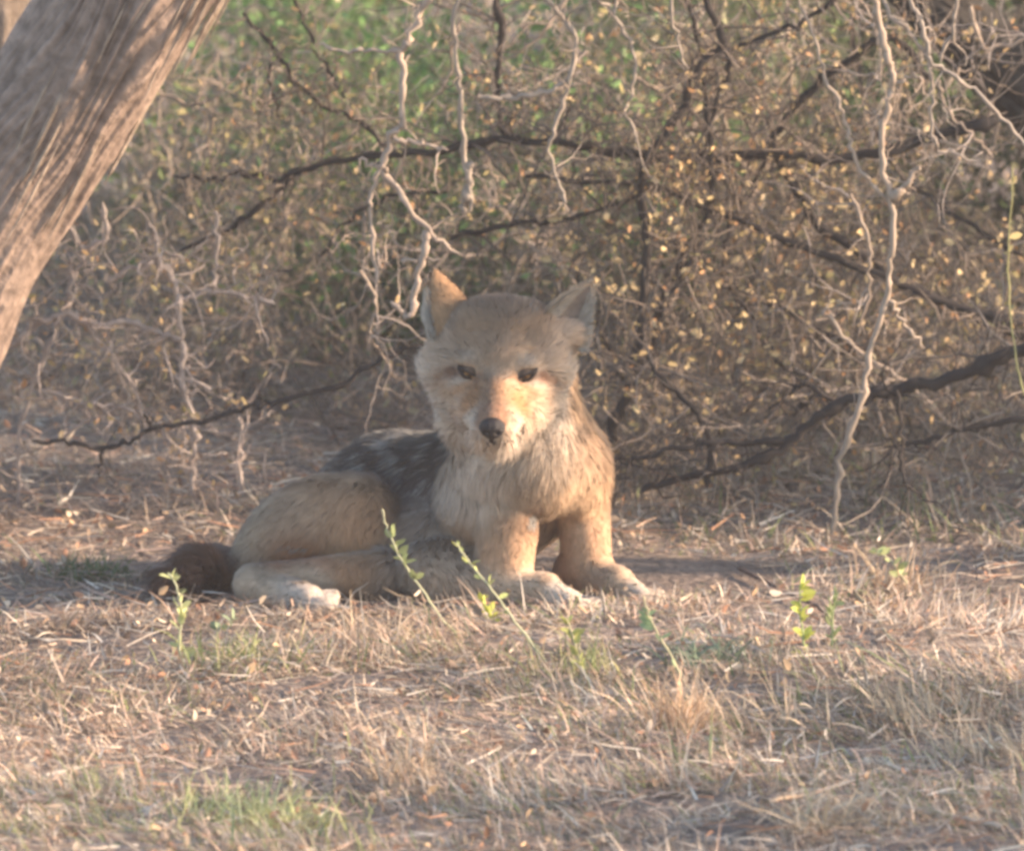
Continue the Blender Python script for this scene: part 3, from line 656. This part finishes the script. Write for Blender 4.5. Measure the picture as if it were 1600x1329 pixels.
# far foreleg
cap(P(910,790,.08), P(918,885,.05), .031, .027, .010)
cap(P(905,892,.07), P(962,912,.01), .029, .019, .012)
cap(P(962,912,.01), P(1000,934,-.02), .018, .0145, .008)
for i,(dx,dy,Y) in enumerate([(1012,946,-.048),(1024,944,-.040),(1034,938,-.028),(1028,932,-.015)]):
    cap(P(998+i*2,934-i,-.022+.006*(i-1)), P(dx,dy-2,Y), .009, .0080, .003)
# haunch, shank and hind foot
ell(P(484,840,.135), (.096,.052,.064), axes((.84,0,.54)), k=.014)
ell(P(565,828,.11), (.046,.05,.062), k=.02)
cap(P(600,892,.05), P(400,910,.03), .023, .021, .008)
cap(P(398,915,.03), P(480,938,-.02), .021, .019, .01)
for i,(dx,dy,Y) in enumerate([(508,950,-.045),(516,944,-.035),(518,936,-.020),(496,953,-.045)]):
    cap(P(480+i*3,940-i*2,-.025+.004*i), P(dx,dy-4,Y), .0095, .0085, .003)
# tail, curled forward on the ground
TAILP = [P(400,886,.20), P(352,892,.15), P(308,900,.10), P(276,918,.06), P(300,940,.02)]
TAILR = [.022,.019,.018,.014,.009]
for i in range(4): cap(TAILP[i], TAILP[i+1], TAILR[i], TAILR[i+1], .02)
# head
ell(H(0,-.058,.006), (.060,.060,.049), HEADM, .015)
for s in (-1,1):
    ell(H(s*.044,-.062,.010), (.027,.040,.030), HEADM, .02)
    ell(H(.004+s*.034,-.060,.038), (.020,.030,.020), HEADM, .016)
    ell(H(s*.034,-.060,-.066), (.034,.050,.046), HEADM, .025)
ell(H(0,-.015,-.066), (.038,.045,.028), HEADM, .02)
ell(H(0,-.022,.014), (.036,.034,.026), HEADM, .015)
ell(H(-.054,-.050,-.016), (.032,.046,.032), HEADM, .02)
ell(H(.047,-.050,-.016), (.032,.046,.032), HEADM, .02)
ell(H(0,-.060,-.045), (.055,.055,.045), HEADM, .02)
cap(H(0,-.010,-.006), H(0,.082,-.029), .0215, .0125, .012)
cap(H(0,-.012,-.026), H(0,.078,-.034), .035, .0175, .016)
for s in (-1,1): cap(H(s*.040,-.020,-.040), H(s*.012,.066,-.036), .028, .012, .014)
cap(H(0,-.010,-.048), H(0,.066,-.050), .022, .0115, .006)
for s in (-1,1):
    ell(H(s*.034,-.008,.014), (.016,.015,.008), HEADM, .006)
    ell(H(s*.040,-.008,-.018), (.018,.022,.011), HEADM, .014)
    cap(H(s*.012,.06,-.036), H(s*.011,.085,-.034), .012, .010, .006)
# ear bases
ell(H(.003,-.058,.050), (.040,.036,.0135), HEADM, .015)
EARS = [dict(base=P(714,502,-.004), tip=P(684,419,.020), side=np.array([.80,.55,.20]), opn=np.array([-.60,.78,0]), w=.0400, s=-1),
        dict(base=P(878,514,-.008), tip=P(917,443,.010), side=np.array([.76,.26,-.58]), opn=np.array([.40,-.90,-.10]), w=.0410, s=1)]
for e in EARS: ell(e['base']+np.array([0,.012,-.008]), (.024,.020,.016), k=.015)

def sdf_mesh(prims, h):
    lo = np.array([1e9]*3); hi = -lo
    for p in prims:
        if p[0]=='c':
            for q,r in ((p[1],p[3]),(p[2],p[4])): lo = np.minimum(lo,q-r); hi = np.maximum(hi,q+r)
        else:
            m = max(p[2]); lo = np.minimum(lo,p[1]-m); hi = np.maximum(hi,p[1]+m)
    lo -= .03; hi += .03
    n = np.ceil((hi-lo)/h).astype(int)+1
    D = np.full(n, .5, np.float32)
    for p in prims:
        k = p[-1]; mg = k+3*h
        if p[0]=='c': a = np.minimum(p[1]-p[3],p[2]-p[4]); b = np.maximum(p[1]+p[3],p[2]+p[4])
        else:
            ext = np.sqrt(((p[3]*p[2][None,:])**2).sum(1)); a = p[1]-ext; b = p[1]+ext
        i0 = np.clip(((a-mg-lo)/h).astype(int),0,n-1); i1 = np.clip(((b+mg-lo)/h).astype(int)+2,1,n)
        X,Y,Z = np.meshgrid(*[lo[j]+h*np.arange(i0[j],i1[j]) for j in range(3)], indexing='ij')
        Q = np.stack([X,Y,Z],-1)
        if p[0]=='c':
            ab = p[2]-p[1]; t = np.clip(((Q-p[1])@ab)/max(ab@ab,1e-12),0,1)
            d = np.linalg.norm(Q-p[1]-t[...,None]*ab,axis=-1)-(p[3]+(p[4]-p[3])*t)
        else:
            L = (Q-p[1])@p[3]; k0 = np.linalg.norm(L/p[2],axis=-1); k1 = np.linalg.norm(L/p[2]**2,axis=-1)
            d = np.where(k1>1e-6, k0*(k0-1)/np.maximum(k1,1e-6), -min(p[2]))
        sl = tuple(slice(i0[j],i1[j]) for j in range(3)); o = D[sl]
        hh = np.clip(.5+.5*(o-d)/k,0,1)
        D[sl] = o*(1-hh)+d*hh-k*hh*(1-hh)
    zz = lo[2]+h*np.arange(n[2])
    D = np.maximum(D, (0.003-zz)[None,None,:])            # rests on the ground
    ins = D<0
    c = [ins[dx:n[0]-1+dx,dy:n[1]-1+dy,dz:n[2]-1+dz] for dx in (0,1) for dy in (0,1) for dz in (0,1)]
    s = sum(x.astype(np.int8) for x in c); cell = (s>0)&(s<8)
    idx = np.full(cell.shape,-1); ci = np.argwhere(cell); idx[cell] = np.arange(len(ci))
    acc = np.zeros((len(ci),3)); cnt = np.zeros(len(ci))
    for ax in range(3):
        oth = [j for j in range(3) if j!=ax]
        for u in (0,1):
            for v in (0,1):
                o0 = np.zeros(3,int); o0[oth[0]]=u; o0[oth[1]]=v; o1 = o0.copy(); o1[ax]=1
                A = D[tuple((ci+o0).T)]; B = D[tuple((ci+o1).T)]; m = (A<0)!=(B<0)
                t = np.where(m, A/np.where(m,A-B,1), 0)
                pt = o0+t[:,None]*(o1-o0); acc += np.where(m[:,None],pt,0); cnt += m
    V = lo+h*(ci+acc/cnt[:,None])
    Fs = []
    for ax in range(3):
        oth = [(ax+1)%3,(ax+2)%3]
        a = [slice(None)]*3; b = [slice(None)]*3; a[ax]=slice(0,-1); b[ax]=slice(1,None)
        e = ins[tuple(a)]!=ins[tuple(b)]; ei = np.argwhere(e); ei = ei[(ei[:,oth[0]]>0)&(ei[:,oth[1]]>0)]
        ei = ei[(ei[:,oth[0]]<n[oth[0]]-1)&(ei[:,oth[1]]<n[oth[1]]-1)]
        U = np.zeros(3,int); W = np.zeros(3,int); U[oth[0]]=1; W[oth[1]]=1
        q = np.stack([idx[tuple((ei-U-W).T)],idx[tuple((ei-W).T)],idx[tuple(ei.T)],idx[tuple((ei-U).T)]],1)
        fl = ~ins[tuple(ei.T)]; q[fl] = q[fl][:,::-1]
        Fs.append(q)
    F = np.concatenate(Fs); F = F[(F>=0).all(1)]
    return V, F

JV, JF = sdf_mesh(prims, .0036)
# relax a little
def relax(V, F, it, lam=.5):
    e = np.concatenate([F[:,[0,1]],F[:,[1,2]],F[:,[2,3]],F[:,[3,0]]])
    for _ in range(it):
        s = np.zeros_like(V); c = np.zeros(len(V))
        for k in range(3): s[:,k] = np.bincount(e[:,0],V[e[:,1],k],len(V))+np.bincount(e[:,1],V[e[:,0],k],len(V))
        c = np.bincount(e[:,0],minlength=len(V))+np.bincount(e[:,1],minlength=len(V))
        V = V+lam*(s/c[:,None]-V)
    return V
JV = relax(JV, JF, 2)

# ---- coat: (centre, reach, colour, hair length, lie of the hair)
CREAM=(.56,.47,.37); WHITE=(.64,.58,.50); TAN=(.42,.29,.18); GOLD=(.50,.34,.20); GREYT=(.36,.29,.22)
BLACK=(.036,.034,.035); RUF=(.33,.155,.075); DKB=(.15,.085,.06)
coat = [
 (P(830,700,-.03),.050,(.50,.42,.33),.040,(.1,-.3,-1)),
 (P(735,730,-.0),.045,(.56,.51,.44),.040,(-.1,-.3,-1)),
 (P(770,790,-.03),.030,(.48,.39,.29),.022,(0,-.3,-1)),
 (P(890,765,-.0),.035,(.56,.41,.27),.022,(.15,-.3,-1)),
 (P(830,755,-.03),.030,(.50,.38,.27),.026,(.1,-.3,-1)),
 (P(905,690,.02),.032,(.32,.23,.16),.036,(.2,.1,-1)),
 (P(945,795,.10),.030,(.50,.36,.24),.010,(0,0,-1)),
 (P(945,720,.06),.032,TAN,.030,(.3,.2,-1)),
 (P(900,640,.05),.035,TAN,.034,(.4,.2,-.9)),
 (P(775,705,-.05),.036,(.66,.62,.56),.034,(0,-.2,-1)),
 (P(695,690,.05),.030,GREYT,.034,(-.3,.2,-.9)),
 (P(740,830,.03),.035,(.40,.31,.23),.018,(-.1,-.1,-1)),
 (P(660,720,.17),.055,BLACK,.034,(-1,.2,-.35)),
 (P(590,715,.2),.050,BLACK,.034,(-1,.2,-.3)),
 (P(520,700,.26),.040,(.12,.10,.09),.030,(-1,.1,-.3)),
 (P(640,790,.15),.040,(.17,.15,.14),.030,(-1,0,-.7)),
 (P(690,785,.1),.032,(.11,.10,.095),.030,(-.8,-.1,-.9)),
 (P(660,850,.07),.040,(.30,.26,.22),.028,(-.8,-.1,-.8)),
 (P(630,890,.08),.035,(.42,.36,.30),.026,(-.8,-.1,-.5)),
 (P(440,770,.22),.045,(.20,.155,.12),.028,(-1,0,-.5)),
 (P(540,760,.13),.045,(.45,.305,.195),.020,(-.5,-.1,-.9)),
 (P(470,800,.09),.030,(.52,.40,.29),.018,(-.6,-.1,-.9)),
 (P(560,830,.07),.040,(.45,.30,.19),.016,(-.4,-.1,-1)),
 (P(430,840,.12),.035,(.45,.37,.28),.020,(-.7,-.1,-.8)),
 (P(458,868,.07),.036,(.27,.11,.05),.012,(-.8,-.1,-.4)),
 (P(500,872,.05),.018,(.36,.20,.12),.012,(-.8,-.1,-.4)),
 (P(480,910,.02),.022,(.52,.43,.33),.011,(-1,-.1,-.2)),
 (P(400,920,.02),.024,(.52,.44,.34),.012,(-.5,-.1,-.2)),
 (P(480,945,-.03),.020,(.60,.55,.48),.008,(1,-.2,-.2)),
 (P(850,802,-.01),.016,(.26,.16,.10),.014,(0,-.1,-1)),  # these dark blobs paint the crease shade under the chest into the coat
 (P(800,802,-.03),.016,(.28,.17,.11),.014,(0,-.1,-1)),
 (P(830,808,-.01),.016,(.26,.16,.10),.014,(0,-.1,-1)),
 (P(800,850,-.03),.030,(.58,.40,.26),.011,(0,-.1,-1)),
 (P(915,850,.02),.034,(.58,.40,.26),.010,(0,-.1,-1)),
 (P(690,900,.01),.035,(.42,.34,.26),.016,(.4,-.1,-.6)),
 (P(800,915,-.02),.026,(.55,.45,.34),.010,(1,-.2,-.2)),
 (P(900,945,-.07),.024,(.68,.62,.53),.006,(1,-.4,-.3)),
 (P(940,905,.0),.026,(.57,.45,.33),.010,(1,-.4,-.3)),
 (P(1010,938,-.02),.026,(.68,.62,.53),.006,(1,-.4,-.3)),
 (P(390,880,.18),.022,(.22,.14,.09),.026,(-1,-.1,0)),
 (P(340,885,.13),.026,DKB,.046,(-1,-.3,-.1)),
 (P(280,905,.06),.030,DKB,.046,(-.7,-.9,-.1)),
 (P(280,935,.02),.02,(.07,.045,.035),.034,(1,-.8,-.2)),
]
hb = HF*-1.0
def hc(x,y,z,r,c,l,d): coat.append((H(x,y,z), r, c, l, d[0]*HR+d[1]*HF+d[2]*HU))
for s in (-1,1):
    hc(s*.032,-.03,.040,.022,(.38,.27,.18),.013,(s*.3,-1,.3))
    hc(s*.060,-.045,.010,.024,(.42,.33,.25),.024,(s*1,-.8,.0))
    hc(s*.072,-.045,-.022,.024,(.50,.44,.37),.032,(s*1,-.7,-.25))
    hc(s*.052,-.02,-.052,.024,(.62,.58,.52),.028,(s*.8,-.6,-.9))
    hc(s*.045,.0,-.030,.015,(.46,.34,.24),.011,(s*.9,-.9,-.2))
    hc(s*.030,.022,-.042,.014,(.50,.37,.27),.009,(s*.9,-.9,-.5))
    hc(s*.020,.062,-.044,.012,(.58,.51,.43),.006,(s*.7,-1,-.4))
    hc(s*.045,.005,-.002,.010,(.50,.42,.34),.010,(s*1,-.6,.1))
    hc(s*.030,.006,.016,.009,(.50,.40,.30),.008,(s*.4,-1,.5))
    hc(s*.018,.010,-.012,.010,(.36,.21,.12),.007,(s*.5,-1,.1))
    hc(s*.022,.038,-.024,.012,(.43,.225,.105),.007,(s*.7,-1,0))
    hc(s*.034,.012,-.016,.010,(.46,.27,.15),.008,(s*.9,-.8,-.1))
    hc(s*.050,.000,-.006,.0055,(.24,.13,.08),.009,(s*1,-.8,-.1))
    hc(s*.060,-.010,-.016,.0060,(.28,.17,.11),.012,(s*1,-.8,-.1))
for s in (-1,1):
    for q in range(3):
        hc(s*.0185,.014,-.009,.0050,(.17,.09,.055),.006,(s*.5,-1,.1)); hc(s*.0165,.024,-.016,.0045,(.22,.12,.07),.006,(s*.5,-1,.1))
        hc(s*.052,-.004,-.004,.0050,(.17,.095,.06),.008,(s*1,-.8,-.1)); hc(s*.060,-.012,-.013,.0050,(.20,.115,.07),.010,(s*1,-.8,-.1)); hc(s*.066,-.020,-.022,.0055,(.24,.14,.09),.012,(s*1,-.8,-.1))
        hc(s*.040,.004,-.012,.0060,(.58,.46,.34),.006,(s*.9,-.8,-.1))
hc(0,.0,.012,.014,(.40,.30,.21),.009,(0,-1,.3))
hc(0,-.02,.036,.020,(.38,.27,.18),.012,(0,-1,.4))
hc(0,-.055,.055,.026,(.36,.25,.165),.016,(0,-1,.1))
hc(.035,-.045,.050,.014,(.27,.185,.12),.015,(.3,-1,.1))
hc(0,.045,-.013,.012,(.40,.25,.15),.006,(0,-1,.2))
hc(0,.082,-.016,.010,(.36,.22,.14),.004,(0,-1,.2))
hc(0,.06,-.058,.016,(.60,.54,.46),.006,(0,-.6,-1))
hc(0,.0,-.075,.028,(.66,.62,.56),.020,(0,-.4,-1))
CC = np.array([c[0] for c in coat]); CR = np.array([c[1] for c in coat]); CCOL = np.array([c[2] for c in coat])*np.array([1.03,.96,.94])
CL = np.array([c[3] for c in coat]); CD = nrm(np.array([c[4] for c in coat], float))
def coat_at(Q):
    col = np.zeros((len(Q),3)); ln = np.zeros(len(Q)); dr = np.zeros((len(Q),3)); W = np.zeros(len(Q))
    for i in range(len(CR)):
        d2 = ((Q-CC[i])**2).sum(1)/CR[i]**2
        ww = np.exp(-1.3*d2)+1e-4/(1+d2**2)
        W += ww; col += ww[:,None]*CCOL[i]; ln += ww*CL[i]; dr += ww[:,None]*CD[i]
    return col/W[:,None], ln/W, dr/W[:,None]

jackal = thing('jackal', 'golden jackal lying on the dry grass, head up and facing us, grey-black saddle', 'jackal', P(680,930,.05)*np.array([1,1,0]))
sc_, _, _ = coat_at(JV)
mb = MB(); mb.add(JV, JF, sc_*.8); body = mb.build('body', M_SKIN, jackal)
nb = np.empty(len(JV)*3, np.float32); body.data.vertex_normals.foreach_get('vector', nb); JN = nb.reshape(-1,3)

EYES = [H(s*.0335,-.0030,.000) for s in (-1,1)]
EYER = .0116
NOSE = H(0,.0930,-.0265)

def waves(Q, lo, hi, n=10, seed=3):
    r = np.random.default_rng(seed); K = nrm(r.normal(0,1,(n,3)))*r.uniform(lo,hi,(n,1)); ph = r.uniform(0,6.28,n)
    return np.sin(Q@K.T+ph).sum(1)/math.sqrt(n/2)

def grow(mb, Q, N, col, ln, dr, width, lift, seg_col_tip=1.0, clump=.48, per=20):
    """hair strands as tapering three-segment strips"""
    n = len(Q)
    dirn = dr + .22*rng.normal(0,1,(n,3))*np.linalg.norm(dr,axis=1,keepdims=True)
    dirn += np.stack([waves(Q,60,200,seed=s) for s in (5,6,7)],1)*.22
    tang = dirn-(dirn*N).sum(1,keepdims=True)*N; tang = nrm(tang)
    d0 = nrm(tang+N*lift*1.6); d1 = nrm(tang+N*lift*.6+np.array([0,0,-.12]))
    L = (ln*rng.uniform(.65,1.2,n))[:,None]
    p1 = Q+d0*L*.4; p2 = Q+d0*L*.4+d1*L*.6
    from mathutils.kdtree import KDTree
    m = max(1,n//per); kd = KDTree(m); sel = rng.choice(n,m,replace=False)
    for i,j in enumerate(sel): kd.insert(Q[j],i)
    kd.balance(); near = np.array([kd.find(q)[1] for q in Q])
    off = p2-Q; joff = off[sel][near]; root = Q[sel][near]
    tgt = root+joff; cl = clump*rng.uniform(.5,1,(n,1))
    p2 = p2*(1-cl)+(tgt*.75+p2*.25)*cl
    p1 = p1*(1-cl*.3)+(root+joff*.45)*cl*.3
    br = (1+rng.normal(0,.07,m))[near][:,None]*(1+rng.normal(0,.08,(n,1)))
    c = col*br
    view = np.array([0,-1,.15]); 
    sd = nrm(np.cross(p2-Q, view[None]+.6*rng.normal(0,1,(n,3))))
    wd = width*rng.uniform(.7,1.3,(n,1))
    V = np.stack([Q-sd*wd*.5,Q+sd*wd*.5,p1+sd*wd*.42,p1-sd*wd*.42,p2],1)
    b = np.arange(n)[:,None]*5
    nn = nrm(N+.35*d0)
    n2 = nrm(N+.2*rng.normal(0,1,(n,3)))
    NN = np.stack([nn,nn,nn,nn,n2],1).reshape(-1,3)
    C = np.stack([c*.86,c*.86,c,c,c*seg_col_tip],1).reshape(-1,3)
    mb.add(V.reshape(-1,3), [b+np.array([0,1,2,3]), b+np.array([3,2,4])], C, NN)

def sample(V, F, N, count, wfun=None):
    T = np.concatenate([F[:,[0,1,2]],F[:,[0,2,3]]])
    A = np.linalg.norm(np.cross(V[T[:,1]]-V[T[:,0]],V[T[:,2]]-V[T[:,0]]),axis=1)/2
    if wfun is not None: A = A*wfun(V[T].mean(1), N[T].mean(1))
    t = rng.choice(len(T), count, p=A/A.sum()); u = rng.random((count,2)); f = u.sum(1)>1; u[f] = 1-u[f]
    a,b,c = V[T[t,0]],V[T[t,1]],V[T[t,2]]
    Q = a+(b-a)*u[:,:1]+(c-a)*u[:,1:]
    n = nrm(N[T[t,0]]*(1-u.sum(1,keepdims=True))+N[T[t,1]]*u[:,:1]+N[T[t,2]]*u[:,1:])
    return Q, n

def wf(c, n):
    _, l, _ = coat_at(c)
    face = (n@np.array([0,-1,.2])>-.25)
    return np.where(face,1,.22)*np.clip((.022/l),.6,2.6)*np.where(c[:,2]<.006,.2,1)
NF = 190000
Q, Nn = sample(JV, JF, JN, NF, wf)
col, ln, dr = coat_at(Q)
keep = np.ones(len(Q),bool)
for e in EYES: keep &= np.linalg.norm(Q-e-HF*.004,axis=1)>EYER*1.18
keep &= np.linalg.norm(Q-NOSE,axis=1)>.0150
for e in EYES:
    de = np.linalg.norm(Q-e,axis=1); ln = np.where(de<.026, ln*np.clip((de-.008)/.018,.35,1), ln)
Q,Nn,col,ln,dr = Q[keep],Nn[keep],col[keep],ln[keep],dr[keep]
# grizzled saddle and dark-tipped ruff
dark = 1-np.clip((col.mean(1)-.08)/.22,0,1)
g = waves(Q*np.array([.6,1,1.6]),120,330,seed=9)
pick = (g+rng.normal(0,.7,len(Q))>1.1)
col = np.where((pick&(dark>.35)&(Q[:,0]>P(410,880,.1)[0]))[:,None], np.array([.26,.24,.22])*rng.uniform(.7,1.2,(len(Q),1)), col)
ruff = (ln>.030)&(dark<.2)
g2 = waves(Q,150,420,seed=12)+rng.normal(0,.5,len(Q))
col = np.where((ruff&(g2>1.55))[:,None], col*.50, col)
col *= (1+.07*waves(Q,40,110,seed=21))[:,None]
wd = np.clip(ln*.05,.00085,.0015)[:,None]
mb = MB(); lift = np.where(ln>.02,.38,.30)[:,None]
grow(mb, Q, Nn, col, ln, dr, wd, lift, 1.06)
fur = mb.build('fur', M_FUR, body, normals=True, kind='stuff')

# ears
for e in EARS:
    b, t = e['base'], e['tip']; ax = t-b; ax_n = nrm(ax); Lh = np.linalg.norm(ax)
    sd = nrm(e['side']-(e['side']@ax_n)*ax_n); op = nrm(np.cross(ax_n, sd)); 
    if op@e['opn']<0: op = -op
    nu, nv = 16, 13; PT = []; 
    for i in range(nu):
        u = i/(nu-1); wdt = e['w']*max((1-u)**.85*(1+.55*u), .02)
        for j in range(nv):
            v = -1+2*j/(nv-1); an = v*1.15
            PT.append(b-ax_n*.012+ax_n*(u*(Lh+.012)) + sd*wdt*math.sin(an)*.95 + op*(-wdt*.60*math.cos(an)+wdt*.42) + op*(.010*u*u))
    PT = np.array(PT).reshape(nu,nv,3)
    nrmv = np.cross(np.gradient(PT,axis=0), np.gradient(PT,axis=1)); nrmv = nrm(nrmv)
    if (nrmv[nu//2,nv//2]@op)<0: nrmv = -nrmv
    inner = PT+nrmv*.0011; outer = PT-nrmv*.0011
    V = np.concatenate([inner.reshape(-1,3), outer.reshape(-1,3)]); n1 = nu*nv
    q = []
    for i in range(nu-1):
        for j in range(nv-1):
            a = i*nv+j; q.append((a,a+1,a+nv+1,a+nv)); q.append((n1+a,n1+a+nv,n1+a+nv+1,n1+a+1))
        for j,fl in ((0,0),(nv-1,1)):
            a = i*nv+j; f = (a,a+nv,n1+a+nv,n1+a); q.append(f if not fl else f[::-1])
    ci = np.tile((.22,.165,.13),(n1,1)); ci[(np.arange(n1)%nv<2)|(np.arange(n1)%nv>nv-3)] = (.42,.33,.25)
    co = np.tile((.40,.235,.125),(n1,1))
    mb = MB(); mb.add(V, np.array(q), np.concatenate([ci,co])); ear = mb.build('ear', M_SKIN, jackal)
    # short velvet on the back, long pale hairs inside, rim fringe
    mb = MB(); Nm = nrm(nrmv.reshape(-1,3))
    Fq = np.array([(i*nv+j,i*nv+j+1,(i+1)*nv+j+1,(i+1)*nv+j) for i in range(nu-1) for j in range(nv-1)])
    Q, Nn = sample(outer.reshape(-1,3), Fq, -Nm, 2600)
    grow(mb, Q, Nn, np.tile((.44,.26,.14),(len(Q),1)), np.full(len(Q),.0062), np.tile(ax_n,(len(Q),1)), .0010, .22, 1.05)
    Q, Nn = sample(inner.reshape(-1,3), Fq[[k for k in range(len(Fq)) if k%(nv-1) in (0,1,2,3,8,9,10,11) and k//(nv-1)<12]], Nm, 1100)
    hor = nrm(op*.8+ax_n*.55)
    grow(mb, Q, Nn, np.tile((.44,.37,.30),(len(Q),1)), np.full(len(Q),.015), np.tile(hor,(len(Q),1)), .0010, .35, 1.05, per=30)
    ed = np.concatenate([outer[:,0],outer[:,-1]]); ed = np.repeat(ed[:-1],26,0)+rng.normal(0,.0012,(len(ed[:-1])*26,3))
    grow(mb, ed, np.tile(op,(len(ed),1)), np.tile((.42,.31,.22),(len(ed),1)), np.full(len(ed),.0065), np.tile(ax_n+op*.2,(len(ed),1)), .0009, .2)
    if e['s'] < 0:      # pale hair from inside the cup showing past its outer edge
        xe = outer[:,0] if outer[nu//2,0][0] < outer[nu//2,-1][0] else outer[:,-1]
        eq = np.repeat(xe[:11],75,0)+rng.normal(0,.0022,(825,3)); l_ = np.repeat(np.linspace(.020,.008,11),75)
        grow(mb, eq, np.tile(nrm(np.array([-1,-.6,0])),(825,1)), np.tile((.50,.44,.37),(825,1)), l_, np.tile(nrm(np.array([-.55,-.2,.8])),(825,1)), .0011, .3)
    mb.build('ear_fur', M_FUR, ear, normals=True, kind='stuff')

M_EYE = attr_mat('wet_eye', .06, spec=.6); M_NOSE = attr_mat('nose_skin', .5, noise=.25, nscale=500, bump=.4, spec=.35)
for s, e in zip((-1,1), EYES):
    V,F,L = sphere(e, (EYER,)*3, HEADM)
    gd = nrm(np.array([-s*.02,1,-.10])); ang = np.arccos(np.clip(L@gd,-1,1))
    c = np.where((ang<.24)[:,None], (.006,.006,.006), np.where((ang<.62)[:,None], (.24,.125,.045), (.03,.022,.02)))
    mb = MB(); mb.add(V,F,c); mb.build('eye', M_EYE, jackal)
    # almond rim: outer corner high, inner corner low
    t = np.linspace(0,2*math.pi,25)
    ex = np.cos(t)*.0150; ez = np.sin(t)*np.where(np.sin(t)>0,.0030,.0044)*(1-.25*np.abs(np.cos(t)))
    ti = R(-27)*s*-1; X = ex*math.cos(ti)-ez*math.sin(ti); Z = ex*math.sin(ti)+ez*math.cos(ti)
    Yv = np.sqrt(np.maximum((EYER*1.04)**2-X**2*.55-Z**2, 1e-6))
    loop = np.array([e+HR*x+HF*y+HU*z for x,y,z in zip(X,Yv,Z)])
    V,F = tubes(loop[None], np.full((1,25),.0013)*(1+.5*np.abs(np.cos(t)))[None], 8)
    mb = MB(); mb.add(V,F,(.022,.016,.014))
    # lids: sphere patches above and below the opening
    V,F,L = sphere(e, (EYER*1.07,)*3, HEADM, 24, 32)
    lx = L[:,0]*math.cos(-ti)-L[:,2]*math.sin(-ti); lz = L[:,0]*math.sin(-ti)+L[:,2]*math.cos(-ti)
    opn = (np.abs(lz+.04)<(.32*(1-np.clip((np.abs(lx))/1.0,0,1)**2)))&(L[:,1]>0)
    fm = ~(opn[F].any(1)); mb.add(V,F[fm],(.10,.065,.045))
    mb.build('eyelid', attr_mat('lid_skin', .6, spec=.3), jackal)
# nose with nostrils
V,F,L = sphere((0,0,0), (1,1,1), nu=28, nv=36)
r = np.array([.0160,.0130,.0135])
dn = np.minimum(np.linalg.norm(L-nrm(np.array([.42,.85,-.05])),axis=1), np.linalg.norm(L-nrm(np.array([-.42,.85,-.05])),axis=1))
sep = np.abs(L[:,0])<.06
k = 1-.32*np.exp(-(dn/.20)**2)-.06*(sep&(L[:,1]>.4))
LL = L*r*k[:,None]; LL[:,0] *= 1-.22*np.clip(-L[:,2],0,1)
V = NOSE+LL@HEADM.T
c = np.where((dn<.16)[:,None],(.003,.003,.003),(.014,.011,.013))
mb = MB(); mb.add(V,F,c); mb.build('nose', M_NOSE, jackal)
# mouth line
mb = MB()
for s in (-1,1):
    L_ = smooth_line([H(0,.0965,-.038),H(s*.003,.0955,-.0455),H(s*.009,.088,-.0480),H(s*.015,.074,-.0500)],16)
    V,F = tubes(L_[None], np.linspace(.0022,.0012,16)[None], 6); mb.add(V,F,(.03,.02,.018))
mb.build('mouth', attr_mat('lip', .5), jackal)
# claws
for (pts) in ([(918,968,-.092),(930,962,-.087),(936,953,-.074)], [(1019,950,-.052),(1031,949,-.044),(1041,942,-.031)], [(513,957,-.050),(523,950,-.040)]):
    for (x,y,Y) in pts:
        a = P(x-5,y-9,Y+.004); b = P(x+3,y-2,Y-.004)
        L_ = smooth_line([a,(a+b)/2+np.array([0,0,.0018]),b],6)
        V,F = tubes(L_[None], np.linspace(.0026,.0006,6)[None], 6)
        mb = MB(); mb.add(V,F,(.14,.11,.09)); mb.build('claw', M_NOSE, jackal)
